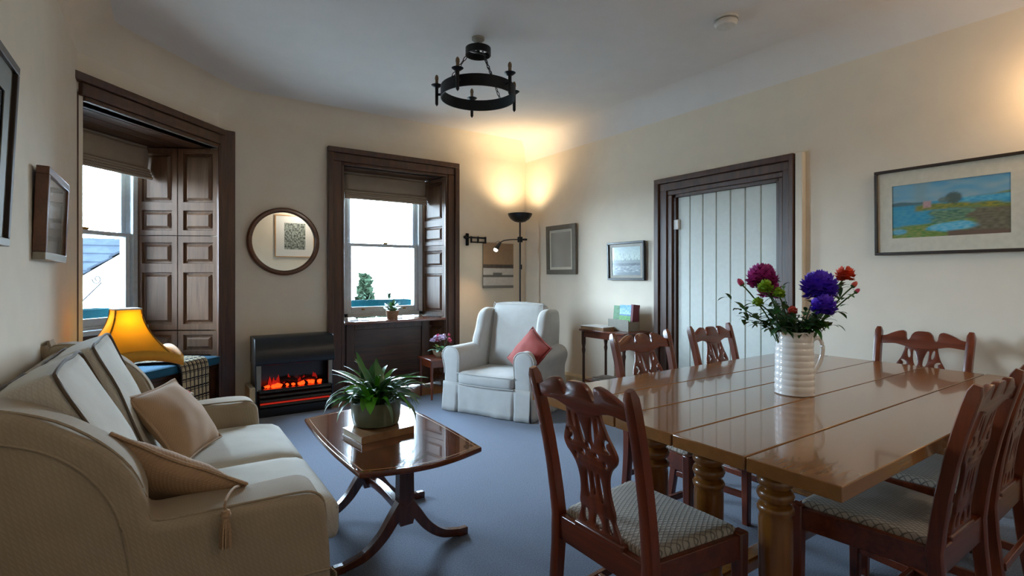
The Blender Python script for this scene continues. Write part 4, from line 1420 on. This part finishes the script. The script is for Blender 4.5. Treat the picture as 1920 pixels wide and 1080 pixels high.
def blob_flower(gg, c, r, rng, petals=40, w=.012, flatness=1.0):
    for i in range(petals):
        a = rng.uniform(0, 2 * PI); e = math.asin(rng.uniform(-.75, 1))
        d = Vector((math.cos(a) * math.cos(e), math.sin(a) * math.cos(e), math.sin(e) * flatness))
        s = d.cross(Vector((.3, .2, 1))).normalized(); u = s.cross(d).normalized()
        c0 = Vector(c) + d * r * .15; c1 = Vector(c) + d * r * .75; c2 = Vector(c) + d * r * rng.uniform(.9, 1.02) + u * w * .5
        gg.add([c0 - s * w * .3, c0 + s * w * .3, c1 + s * w * .6, c2, c1 - s * w * .6], [(0, 1, 2, 3, 4)])
    return gg

rng = random.Random(5)
t = thing('flowering_plant', 'pale pink flowering plant in a small bowl on the dark stand', 'plant', (2.46, 4.97, .425))
obj('bowl', G().lathe([(.0001, 0), (.05, 0), (.08, .03), (.095, .07), (.09, .07), (.0001, .06)], 24), 'basket', t)
for i in range(16):
    a = rng.uniform(0, 2 * PI)
    obj('leaf', leaf_mesh((.03 * math.cos(a), .03 * math.sin(a), .06), a, R(rng.uniform(20, 70)), rng.uniform(.08, .13), .045, 1.2, 5), rng.choice(['leaf_gr', 'leaf_dk', 'leaf']), t)
for i in range(15):
    a = rng.uniform(0, 2 * PI); q = rng.uniform(.02, .10); z = .16 + .06 * (1 - q * 8) + rng.uniform(-.02, .03)
    obj('blossom', blob_flower(G(), (q * math.cos(a), q * math.sin(a), z), .034, rng, 14, .024), 'palepink' if i < 12 else 'pink', t, smooth=False)
for (x, y, z) in ((.07, -.04, .235), (.10, 0, .225)):
    obj('stem', G().tube([(x * .2, y * .2, .06), (x, y, z)], .0025, 5), 'stem', t)
    obj('bud', G().lathe([(.0001, -.014), (.010, -.004), (.008, .010), (.0001, .018)], 8, c=(x, y, z)), 'pink', t)

t = thing('sill_plant', 'small bushy plant in a woven pot on the sill of the far window', 'plant', (2.13, VF + .10, .806))
obj('pot', G().lathe([(.0001, 0), (.055, 0), (.068, .05), (.075, .095), (.07, .095), (.0001, .085)], 24), 'basket', t)
for i in range(60):
    a = rng.uniform(0, 2 * PI); q = rng.random()
    b = (.06 * q * math.cos(a), .06 * q * math.sin(a), .08 + rng.uniform(0, .06))
    obj('leaf', leaf_mesh(b, a, R(85 - 65 * q), rng.uniform(.05, .11), .032, rng.uniform(.2, 1.2), 4), rng.choice(['leaf_gr', 'leaf_gr', 'leaf_dk', 'leaf']), t)

# ------------------------------------------------------------------ slim side table and what lies on it
TX, TY = 3.68, 3.62
t = thing('slim_side_table', 'slim dark side table with turned legs against the right wall', 'side table', (TX, TY, 0))
obj('tabletop', G().box((0, 0, .745), (.38, .62, .02)), 'mahogany_h', t, bevel=.006)
obj('apron', G().box((0, 0, .705), (.33, .56, .06)), 'mahogany_h', t)
for x in (-.155, .155):
    for y in (-.275, .275):
        obj('leg', G().lathe([(.010, 0), (.014, .04), (.014, .20), (.014, .26), (.013, .50), (.020, .54), (.015, .57), (.022, .61), (.022, .73)], 12, c=(x, y, 0)), 'joinery', t)
obj('low_shelf', G().box((0, 0, .235), (.32, .56, .016)), 'mahogany_h', t)
for i, (dx, dy, rz, w, h) in enumerate(((-.02, .05, 8, .28, .21), (-.01, .06, -6, .29, .21), (-.03, .03, 14, .27, .2))):
    t = thing('magazine', ['bottom magazine of the pile on the slim side table shelf', 'middle magazine of the pile on the slim side table shelf', 'top magazine of the pile on the slim side table shelf'][i], 'magazine',
              (TX + dx, TY + dy, .244 + i * .0125), R(rz), 'magazines on the low shelf')
    obj('pages', G().box((0, 0, .0055), (h - .006, w - .006, .010)), 'paper', t)
    obj('cover', G().box((0, 0, .0115), (h, w, .0016)), ['card', 'magazine', 'magazine'][i], t)
t = thing('large_book', 'large pale book lying flat on the slim side table', 'book', (3.60, 3.745, .755), R(4))
obj('pages', G().box((0, 0, .018), (.22, .30, .028)), 'book', t)
obj('cover', G().box((0, 0, .034), (.225, .305, .004)), 'paper', t); obj('cover', G().box((0, 0, .002), (.225, .305, .004)), 'book', t)
RK = Vector((3.735, 3.545, .755))
t = thing('leaflet_rack', 'low grey card rack holding leaflets on the slim side table', 'rack', RK, R(-90))
obj('base', G().box((0, 0, .045), (.27, .15, .09)), 'card', t, bevel=.003)
obj('front_lip', G().box((0, -.078, .055), (.27, .008, .11)), 'card', t, bevel=.002)
obj('back_board', G().box((0, .072, .11), (.27, .008, .22)), 'card', t, bevel=.002)
def postcard(u, v):
    n = nz(u * 5, v * 5, 1.5)
    if v > .45: return mixc('#4f95d6', '#a9cfee', (1 - v) * 1.4 + n * .6)
    if v > .34: return mixc('#3a6aa0', '#5a86b0', .5 + n)
    return mixc('#3f8a44', '#6aa34a', .5 + n * 1.3)
for (lab, x, y, w, h, m_) in (('green patterned leaflet at the left of the card rack', -.085, -.01, .09, .15, 'green_print'), ('blue landscape leaflet standing in the card rack', .035, -.02, .145, .16, None),
                              ('dark red booklet at the right end of the card rack', .118, .02, .03, .165, 'redbook')):
    t = thing('leaflet', lab, 'leaflet', RK + Vector((y, -x, .09)), R(-90), 'leaflets in the card rack', rx=R(-6))
    if m_ is None:
        sheet('front_print', w, h, 24, 24, postcard, 'print', t, y=-.0065).location = (0, 0, h / 2)
    obj('card', G().box((0, 0, h / 2), (w, .012 if m_ != 'redbook' else .09, h)), m_ or 'redbook', t)

# ------------------------------------------------------------------ dining table
DU0, DU1, DVa, DVb, DT = 1.336, 3.50, .565, 1.812, .78
dcx, dcy = (DU0 + DU1) / 2, (DVa + DVb) / 2
t = thing('dining_table', 'large polished plank dining table on turned trestle legs', 'table', (dcx, dcy, 0))
L = DU1 - DU0; Wd = DVb - DVa; npk = 5; pw = Wd / npk
for i in range(npk):
    y = -Wd / 2 + pw * (i + .5)
    sh_ = random.Random(i).uniform(-.006, .006)
    o = obj('plank', G().box((0, 0, 0), (L + sh_, pw - .006, .040)), 'table_top', t, loc=(sh_ / 2, y, DT - .020), bevel=.0025)
obj('under_board', G().box((0, 0, DT - .044), (L - .12, Wd - .10, .016)), 'dark', t)
for x in (-1, 1):
    tr = x * (L / 2 - .365)
    obj('bearer', G().box((tr, -.005, DT - .085), (.10, Wd - .22, .07)), 'table_leg', t, bevel=.008)
    obj('foot_beam', G().box((tr, -.005, .055), (.12, Wd - .30, .11)), 'table_leg', t, bevel=.02)
    for y in (-.26, -.005, .25):
        pr = [(.030, .10), (.050, .115), (.056, .14), (.050, .165), (.046, .18), (.050, .22), (.053, .34), (.053, .47), (.050, .488), (.056, .497), (.058, .508), (.052, .518),
              (.040, .525), (.054, .538), (.059, .552), (.054, .566), (.042, .574), (.056, .588), (.058, .600), (.052, .612), (.040, .622), (.046, .640), (.052, .665), (.052, .705)]
        obj('turned_leg', G().lathe([(a, z) for a, z in pr], 28, c=(tr, y, 0)), 'table_leg', t, angle=50)
obj('stretcher', G().box((0, -.005, .13), (L - .73, .07, .05)), 'table_leg', t, bevel=.01)

# ------------------------------------------------------------------ dining chairs (local +y is forward, towards the table)
def by(z):
    """backward lean of the back posts"""
    if z < .44: return -.205 - .05 * ((.44 - z) / .44) ** 1.5
    q = (z - .44) / .53
    return -.205 - .045 * q - .06 * q * q


def back_board(outlines, thick, ylift=0.0):
    me = flat(outlines, thick, .003, 1)
    return remap(me, lambda c: Vector((c.x, by(c.y) + c.z + ylift, c.y)))


def mirror_pts(half):
    return half + [(-x, z) for x, z in reversed(half) if abs(x) > 1e-6]


def ellipse(cx, cz, a, b, rot=0, n=14, pinch=0.0):
    out = []
    for i in range(n):
        q = 2 * PI * i / n
        x, z = a * math.cos(q), b * math.sin(q)
        x *= 1 - pinch * (z / b)
        out.append((cx + x * math.cos(rot) - z * math.sin(rot), cz + x * math.sin(rot) + z * math.cos(rot)))
    return out


def crescent(cx, cz, r, w, a0, a1, n=9):
    o = []
    for i in range(n):
        q = a0 + (a1 - a0) * i / (n - 1); k_ = w * math.sin(PI * i / (n - 1)) ** .7
        o.append((cx + (r + k_ / 2 + .0015) * math.cos(q), cz + (r + k_ / 2 + .0015) * math.sin(q)))
    for i in reversed(range(n)):
        q = a0 + (a1 - a0) * i / (n - 1); k_ = w * math.sin(PI * i / (n - 1)) ** .7
        o.append((cx + (r - k_ / 2 - .0015) * math.cos(q), cz + (r - k_ / 2 - .0015) * math.sin(q)))
    return o


def make_chair():
    t = thing('dining_chair', '', 'chair')
    pin = .222                                            # half distance between the posts at the top
    for sx in (-1, 1):
        zs = [0, .1, .22, .34, .44, .52, .62, .72, .82, .90, .945, .968]
        pth = [(sx * (.195 + .027 * (z / .968)), by(z), z) for z in zs]
        sc = [1, 1, 1, 1.05, 1.1, 1.05, 1, .98, .96, .96, .92, .55]
        obj('back_post', G().sweep(pth, [(-.019, -.016), (-.008, -.020), (.008, -.020), (.019, -.016), (.019, .016), (.008, .021), (-.008, .021), (-.019, .016)], scale=sc, up=Vector((1, 0, 0)) if False else Vector((0, 1, 0))), 'mahogany', t, angle=50)
        obj('front_leg', G().hexa([(sx * .235 - .017, .176, 0), (sx * .235 + .017, .176, 0), (sx * .235 + .017, .210, 0), (sx * .235 - .017, .210, 0)],
                                  [(sx * .235 - .021, .170, .452), (sx * .235 + .021, .170, .452), (sx * .235 + .021, .213, .452), (sx * .235 - .021, .213, .452)]), 'mahogany', t, bevel=.006)
        obj('side_rail', G().hexa([(sx * .195 - .011, -.20, .365), (sx * .195 + .011, -.20, .365), (sx * .238 + .011, .19, .365), (sx * .238 - .011, .19, .365)],
                                  [(sx * .195 - .011, -.20, .445), (sx * .195 + .011, -.20, .445), (sx * .238 + .011, .19, .445), (sx * .238 - .011, .19, .445)]), 'mahogany_h', t, bevel=.004)
        obj('side_stretcher', G().bar((sx * .196, -.225, .15), (sx * .235, .19, .15), .02, .032), 'mahogany_h', t, bevel=.003)
    obj('front_rail', G().box((0, .193, .405), (.46, .024, .08)), 'mahogany_h', t, bevel=.004)
    obj('rear_rail', G().box((0, -.205, .405), (.38, .028, .085)), 'mahogany_h', t, bevel=.004)
    obj('cross_stretcher', G().bar((-.215, -.01, .15), (.215, -.01, .15), .02, .03), 'mahogany_h', t, bevel=.003)
    obj('rear_stretcher', G().bar((-.196, -.24, .22), (.196, -.24, .22), .018, .03), 'mahogany_h', t, bevel=.003)
    # top rail: central hump, scrolled notches, ears falling to the posts
    top = cat2([(0, .957), (.030, .954), (.048, .938), (.056, .915)], 4) + [(.062, .905), (.072, .903)] + cat2([(.076, .915), (.080, .945), (.094, .956), (.118, .952), (.15, .938), (.18, .922), (.205, .918), (.222, .925)], 4)
    bot = cat2([(.222, .868), (.18, .872), (.13, .876), (.09, .868), (.05, .858), (0, .856)], 4)
    obj('top_rail', back_board([mirror_pts(top + bot[:-1] + [(0, .856)])[:]] if False else [top + bot + [(-x, z) for x, z in reversed(top + bot) if abs(x) > 1e-6]], .022), 'mahogany_h', t)
    # pierced splat
    half = cat2([(.078, .868), (.082, .84), (.094, .80), (.112, .765), (.120, .74), (.112, .715), (.088, .69), (.072, .66), (.066, .62), (.070, .58), (.078, .545), (.076, .52), (.088, .49), (.098, .462), (.098, .445)], 4)
    outline = half + [(-x, z) for x, z in reversed(half)]
    holes = []
    for sx in (-1, 1):
        holes.append(ellipse(sx * .026, .80, .010, .048, sx * R(-10), pinch=.3))
        holes.append(crescent(sx * .104, .770, .030, .015, R(90 if sx > 0 else -90) + R(25), R(270 if sx > 0 else 90) - R(25)) if False else crescent(sx * .092, .765, .018, .013, *((R(-100), R(100)) if sx < 0 else (R(80), R(280)))))
        holes.append(ellipse(sx * .058, .825, .007, .026, sx * R(-8), pinch=.2))
        holes.append(ellipse(sx * .030, .615, .0085, .048, sx * R(3)))
        holes.append(ellipse(sx * .055, .500, .012, .026, sx * R(10)))
        holes.append(ellipse(sx * .030, .720, .009, .010))
        holes.append(ellipse(sx * .066, .700, .007, .011))
    holes.append(ellipse(0, .745, .010, .013))
    holes.append(ellipse(0, .625, .007, .040))
    holes.append(ellipse(0, .495, .018, .026, pinch=.4))
    obj('splat', back_board([outline] + holes, .013), 'mahogany', t)
    obj('shoe', G().box((0, -.205, .452), (.22, .03, .022)), 'mahogany_h', t, bevel=.006)
    # drop-in seat, trapezoid and gently domed
    def sw(p):
        k_ = (p.y + .2) / .4
        return Vector((p.x * (.80 + .20 * k_), p.y, p.z))
    obj('seat', G().rbox((0, -.002, .447), (.465, .375, .045), .016, 12, (0, 0, .014), warp=sw), 'seat', t, angle=60)
    return t

ch = make_chair()
GR = 'mahogany chairs round the dining table'
spots = [  # u, v, rotation, label
    (1.366, 1.204, -90, 'pierced-back mahogany chair at the table end facing away, coffee table behind it'),
    (2.25, 1.70, 180, 'mahogany chair on the far side of the table in front of the slim side table'),
    (2.96, 1.735, 183, 'mahogany chair on the far side of the table in front of the plank door'),
    (3.415, 1.14, 91, 'mahogany chair at the table end against the wall below the seascape'),
    (2.16, .775, 0, 'dark mahogany chair on the near long side, closest to the table corner'),
    (2.73, .785, 1, 'dark mahogany chair on the near long side, cut off by the picture edge'),
]
for i, (u, v, rz, lab) in enumerate(spots):
    c = ch if i == 0 else copy_tree(ch)
    c.location = (u, v, 0); c.rotation_euler = (0, 0, R(rz)); c['label'] = lab; c['category'] = 'chair'; c['group'] = GR

# ------------------------------------------------------------------ jug of flowers
JU = Vector((2.237, 1.139, DT))
Rt = Vector((.827, -.562, 0)); Fw = Vector((.562, .827, 0))
t = thing('white_jug', 'white ribbed china jug with handle on the dining table', 'jug', JU)
pr = [(.0001, .004), (.066, .004), (.070, 0), (.077, .004)]
for i in range(9):
    z = .014 + i * .0262
    r_ = .0775 - .0045 * (i / 8)
    pr += [(r_ - .0022, z), (r_, z + .006), (r_ + .0003, z + .013), (r_, z + .020), (r_ - .0022, z + .0255)]
pr += [(.0735, .256), (.075, .266), (.073, .268), (.070, .262), (.069, .10), (.0001, .09)]
obj('body', G().lathe(pr, 48), 'china', t, angle=60)
hp = catmull([Rt * .070 + Vector((0, 0, .225)), Rt * .105 + Vector((0, 0, .238)), Rt * .122 + Vector((0, 0, .195)), Rt * .112 + Vector((0, 0, .14)), Rt * .088 + Vector((0, 0, .095)), Rt * .072 + Vector((0, 0, .075))], 6)
obj('handle', G().tube(hp, .0085, 10), 'china', t)

rng = random.Random(23)
TOPZ = .265
BG = 'cut flowers in the white jug'
def bloom_at(px, py, dy=0.0):
    return Rt * ((px - 1489) * .00229) + Fw * dy + Vector((0, 0, CAM_Z - (py - 519) * .00229 - DT))
def cut_flower(name, label, px, py, dy, r, mat, petals=60, w=.012, cat='flower', flatness=1.0, leaves=3, bud=False):
    t = thing(name, label, cat, JU, 0, BG)
    c = bloom_at(px, py, dy)
    b = Vector((c.x * .18, c.y * .18, .12)); m_ = Vector((c.x * .42, c.y * .42, TOPZ + .03))
    obj('stem', G().tube(catmull([b, m_, m_.lerp(c, .6) + Vector((0, 0, .01)), c - Vector((0, 0, r * .2))], 5), .003, 6), 'stem', t)
    if bud:
        d = (c - m_).normalized(); q = d.to_track_quat('Z', 'Y').to_matrix()
        obj('bud', G().lathe([(.0001, -r), (r * .62, -r * .6), (r * .75, 0), (r * .6, r * .8), (r * .2, r * 1.3), (.0001, r * 1.35)], 10, mat=q, c=c), mat, t)
        obj('calyx', G().lathe([(.0001, -r * 1.15), (r * .6, -r * .8), (r * .68, -r * .4)], 10, mat=q, c=c), 'stem', t)
    else:
        obj('flower_head', blob_flower(G(), c, r, rng, petals, w, flatness), mat, t, smooth=False)
        obj('heart', G().lathe([(.0001, -r * .4), (r * .5, -r * .1), (r * .45, r * .35), (.0001, r * .5)], 10, c=c), mat, t)
    for i in range(leaves):
        q = rng.uniform(.25, .8); p = m_.lerp(c, q)
        obj('leaf', leaf_mesh(p, rng.uniform(0, 2 * PI), R(rng.uniform(-10, 50)), rng.uniform(.04, .08), rng.uniform(.014, .026), .8, 4), rng.choice(['leaf_dk', 'leaf']), t)
cut_flower('chrysanthemum', 'large violet chrysanthemum, biggest bloom in the white jug', 1525, 539, -.04, .078, 'purple', 240, .021)
cut_flower('chrysanthemum', 'smaller violet chrysanthemum drooping below the biggest one', 1520, 572, -.09, .055, 'purple', 150, .019)
cut_flower('chrysanthemum', 'magenta chrysanthemum high at the left of the bouquet', 1429, 522, .0, .070, 'magenta', 220, .022)
cut_flower('chrysanthemum', 'plum chrysanthemum tucked behind the lime blooms', 1448, 545, .03, .055, 'magenta', 150, .02)
cut_flower('lime_chrysanthemum', 'lime green pompom just under the magenta bloom', 1422, 538, -.06, .036, 'lime', 120, .012)
cut_flower('lime_chrysanthemum', 'lime green pompom nearest the middle of the bouquet', 1444, 549, -.07, .030, 'lime', 80, .010)
cut_flower('lime_chrysanthemum', 'lowest lime green pompom at the left of the bouquet', 1415, 567, -.03, .027, 'lime', 80, .010)
cut_flower('carnation', 'orange red carnation high at the right of the bouquet', 1573, 516, -.04, .042, 'orange', 90, .016)
cut_flower('carnation', 'small coral bloom low above the jug rim', 1467, 580, -.08, .022, 'coral', 50, .012)
cut_flower('rosebud', 'pink bud sticking out far left of the bouquet', 1385, 530, -.02, .016, 'pink', bud=True)
cut_flower('rosebud', 'dusky pink bud under the orange carnation', 1592, 534, -.03, .014, 'coral', bud=True)
cut_flower('rosebud', 'pink bud sticking out far right of the bouquet', 1606, 546, .0, .012, 'pink', bud=True)
FG = 'green sprigs in the white jug'
sprigs = [(1400, 590, -.02), (1395, 575, .04), (1440, 590, -.06), (1470, 600, -.08), (1500, 600, -.09), (1540, 590, -.06), (1560, 560, .0), (1585, 550, .05), (1490, 560, .08), (1470, 545, .1), (1545, 610, -.03), (1415, 605, .02), (1450, 612, -.07), (1520, 612, -.07)]
SPL = ['leafy green sprig reaching lowest at the far left of the bouquet', 'thin green sprig just under the far left pink bud', 'leafy green sprig between the lowest lime pompom and the coral bloom',
       'leafy green sprig directly below the coral bloom', 'short green sprig in the middle front above the jug rim', 'green sprig below the drooping violet bloom',
       'green sprig right of the drooping violet bloom', 'green sprig under the pink bud at the far right', 'green sprig behind the two violet blooms', 'tall green sprig between the magenta and violet blooms',
       'low green sprig over the jug handle', 'short green sprig over the left side of the jug rim', 'low green sprig over the jug rim below the coral bloom', 'low green sprig over the jug rim left of the handle']
for i, (px, py, dy) in enumerate(sprigs):
    t = thing('foliage_sprig', SPL[i], 'foliage', JU, 0, FG)
    c = bloom_at(px, py, dy)
    b = Vector((c.x * .2, c.y * .2, .14)); m_ = Vector((c.x * .45, c.y * .45, TOPZ + .01))
    pth = catmull([b, m_, c], 6)
    obj('stem', G().tube(pth, .0022, 5), 'stem', t)
    for q in range(15):
        p = m_.lerp(c, q / 10)
        obj('leaf', leaf_mesh(p, rng.uniform(0, 2 * PI), R(rng.uniform(-25, 60)), rng.uniform(.04, .075), rng.uniform(.014, .028), .9, 4), rng.choice(['leaf_dk', 'leaf_dk', 'leaf']), t)
for (px, py, dy) in ((1460, 578, -.03), (1480, 588, -.05), (1512, 592, -.06), (1530, 602, -.02), (1438, 604, -.04), (1480, 606, .03), (1505, 598, .04), (1548, 585, .02), (1455, 592, .05), (1525, 585, .06)):
    t = thing('foliage_sprig', 'short green sprig buried in the dense foliage just above the jug rim', 'foliage', JU, 0, FG)
    c = bloom_at(px, py, dy); m_ = Vector((c.x * .5, c.y * .5, TOPZ + .005)); b = Vector((c.x * .2, c.y * .2, .14))
    obj('stem', G().tube(catmull([b, m_, c], 5), .0022, 5), 'stem', t)
    for q in range(13):
        obj('leaf', leaf_mesh(m_.lerp(c, q / 12), rng.uniform(0, 2 * PI), R(rng.uniform(-25, 60)), rng.uniform(.035, .065), rng.uniform(.014, .026), .9, 4), rng.choice(['leaf_dk', 'leaf_dk', 'leaf', 'leaf_gr']), t)
t = thing('leaf_spray', 'single long dark lance-shaped leaf rising right of the jug', 'foliage', JU)
b = Rt * .04 + Vector((0, 0, TOPZ))
azr = math.atan2(Rt.y, Rt.x)
obj('leaf', leaf_mesh(b, azr, R(48), .21, .038, .35, 8), 'leaf_dk', t)
obj('stalk', G().tube([Rt * .01 + Vector((0, 0, .14)), b], .003, 5), 'stem', t)

# ------------------------------------------------------------------ outside the windows
def trough(label, loc, rz, y, w, x0=0):
    pos = world_of(loc, rz, (x0, y, .86))
    t = thing('window_box', label, 'planter', pos, rz)
    b = G()
    b.box((0, -.085, .07), (w, .012, .14)); b.box((0, .085, .07), (w, .012, .14)); b.box((0, 0, .006), (w, .17, .012))
    b.box((-w / 2 + .006, 0, .07), (.012, .17, .14)); b.box((w / 2 - .006, 0, .07), (.012, .17, .14))
    obj('trough', b, 'box_teal', t)
    obj('soil', G().box((0, 0, .11), (w - .03, .155, .01)), 'soil', t)
    obj('bracket', G().box((-w / 3, 0, -.03), (.03, .2, .06)), 'iron', t); obj('bracket', G().box((w / 3, 0, -.03), (.03, .2, .06)), 'iron', t)
    return t

def box_plant(label, p, r, n, seed, mat):
    rg = random.Random(seed)
    t = thing('box_plant', label, 'plant', p)
    obj('stalk', G().tube([(0, 0, 0), (0, 0, r * .6)], .006, 6), 'stem', t)
    for i in range(n):
        a = rg.uniform(0, 2 * PI); e = rg.uniform(.1, 1.4)
        obj('leaf', leaf_mesh((0, 0, r * rg.uniform(.1, .6)), a, e, r * rg.uniform(.5, .9), r * .28, .8, 4), 'leaf_out', t)

trough('teal trough outside the angled window', mid45, TH45, 0.98, .90)
trough('teal trough outside the far window', (WC2, VF), 0, .66, .82)
box_plant('leafy plant in the trough outside the angled window', world_of(mid45, TH45, (-.02, .98, .975)), .16, 26, 1, 'leaf_gr')
box_plant('low leafy plant in the trough outside the far window', world_of((WC2, VF), 0, (-.12, .66, .975)), .13, 22, 2, 'leaf_gr')
box_plant('small trailing plant at the right of the far window trough', world_of((WC2, VF), 0, (.16, .66, .975)), .10, 18, 3, 'leaf_gr')

def scroll(label, loc, rz, x, y, k_=1.0):
    pos = world_of(loc, rz, (x, y, .98))
    t = thing('scroll_bracket', label, 'bracket', pos, rz); t.scale = (k_, k_, k_)
    obj('bar', G().tube([(-.16, 0, .06), (.02, 0, .22), (.05, 0, .25)], .006, 6), 'iron', t)
    sp = [(-.16 + (.012 + .045 * (1 - q)) * math.cos(q * 9 + 1.2), 0, .03 + (.012 + .045 * (1 - q)) * math.sin(q * 9 + 1.2)) for q in [i / 24 for i in range(25)]]
    obj('scroll', G().tube(sp, .006, 6), 'iron', t)
    sp = [(.01 + (.01 + .035 * (1 - q)) * math.cos(q * 8 + 3), 0, .28 + (.01 + .035 * (1 - q)) * math.sin(q * 8 + 3)) for q in [i / 24 for i in range(25)]]
    obj('scroll', G().tube(sp, .005, 6), 'iron', t)
    obj('upright', G().tube([(-.165, 0, -.16), (-.165, 0, .09)], .009, 6), 'iron', t)
scroll('iron scroll bracket outside the angled window', mid45, TH45, .28, .90)
scroll('iron scroll bracket outside the far window', (WC2, VF), 0, .42, .60, .6)

struct(obj('ground', G().box((0, 0, -3.6), (1600, 1600, .1)), 'ground', smooth=False))
def house(label, loc, rz, w, d, h, rh, wallm, roofm):
    t = thing('house', label, 'house', loc, rz)
    g = G()
    g.add([(-w / 2, -d / 2, 0), (w / 2, -d / 2, 0), (w / 2, -d / 2, h), (0, -d / 2, h + rh), (-w / 2, -d / 2, h), (-w / 2, d / 2, 0), (w / 2, d / 2, 0), (w / 2, d / 2, h), (0, d / 2, h + rh), (-w / 2, d / 2, h)],
          [(0, 1, 2, 3, 4), (9, 8, 7, 6, 5), (0, 5, 6, 1), (1, 6, 7, 2), (4, 9, 5, 0), (2, 7, 8, 3), (3, 8, 9, 4)])
    obj('walls', g, wallm, t, smooth=False)
    r = G(); e = .15
    n_ = 9
    for sx in (-1, 1):
        for i in range(n_):
            a, b = i / n_, (i + 1.15) / n_
            p = lambda q: (sx * (w / 2 + e) * (1 - q), h - e * rh / (w / 2) + (rh + e * rh / (w / 2)) * q)
            (xa, za), (xb, zb) = p(a), p(min(1, b))
            r.hexa([(xa, -d / 2 - e, za + .04), (xa, d / 2 + e, za + .04), (xb, d / 2 + e, zb + .01), (xb, -d / 2 - e, zb + .01)], [(xa, -d / 2 - e, za + .08), (xa, d / 2 + e, za + .08), (xb, d / 2 + e, zb + .03), (xb, -d / 2 - e, zb + .03)])
    o = obj('slate_course', r, roofm, t, smooth=False); o['kind'] = 'stuff'
    obj('chimney', G().box((0, d / 4, h + rh + .3), (.5, .8, 1.2)), wallm, t)
    return t
house('white rendered gabled cottage outside the angled window', (.40, 15.3, -3.55), R(0), 5.2, 6.6, 4.1, 1.95, 'house', 'slate')
house('slate roofed house beyond the white cottage', (-4.2, 25, -3.55), R(82), 8.0, 12.0, 3.5, 2.75, 'house', 'slate')
def bush(name, label, loc, r, h, seed, mat='conifer', trunk=1.0, n=900, ts=.22):
    rg = random.Random(seed)
    t = thing(name, label, 'tree', loc)
    obj('trunk', G().tube([(0, 0, 0), (0, 0, h * .8)], .12, 8), 'bark', t)
    g = G()
    for i in range(n):
        z = rg.uniform(.25, 1) ; rr = r * (1.15 - z) * rg.uniform(.3, 1) if trunk > .5 else r * math.sqrt(max(0, 1 - (2 * z - 1) ** 2)) * rg.uniform(.5, 1)
        a = rg.uniform(0, 2 * PI); c = Vector((rr * math.cos(a), rr * math.sin(a), z * h))
        d = Vector((rg.uniform(-1, 1), rg.uniform(-1, 1), rg.uniform(-.6, .6))) * ts; e = Vector((rg.uniform(-1, 1), rg.uniform(-1, 1), rg.uniform(-1, 1))) * ts
        g.add([c - d, c + e, c + d, c - e], [(0, 1, 2, 3)])
    o = obj('foliage', g, mat, t, smooth=False); o['kind'] = 'stuff'
bush('conifer', 'dark conifer standing alone beyond the far window', (8.1, 24.6, -3.55), 1.0, 4.9, 5)
bush('shrub', 'round shrub below the conifer outside the far window', (7.6, 20.4, -3.55), 1.0, 3.2, 6, 'conifer', 0, 700)
bush('shrub', 'spreading shrub right of the conifer outside the far window', (11.6, 23.8, -3.55), 1.5, 3.0, 7, 'conifer', 0, 700)
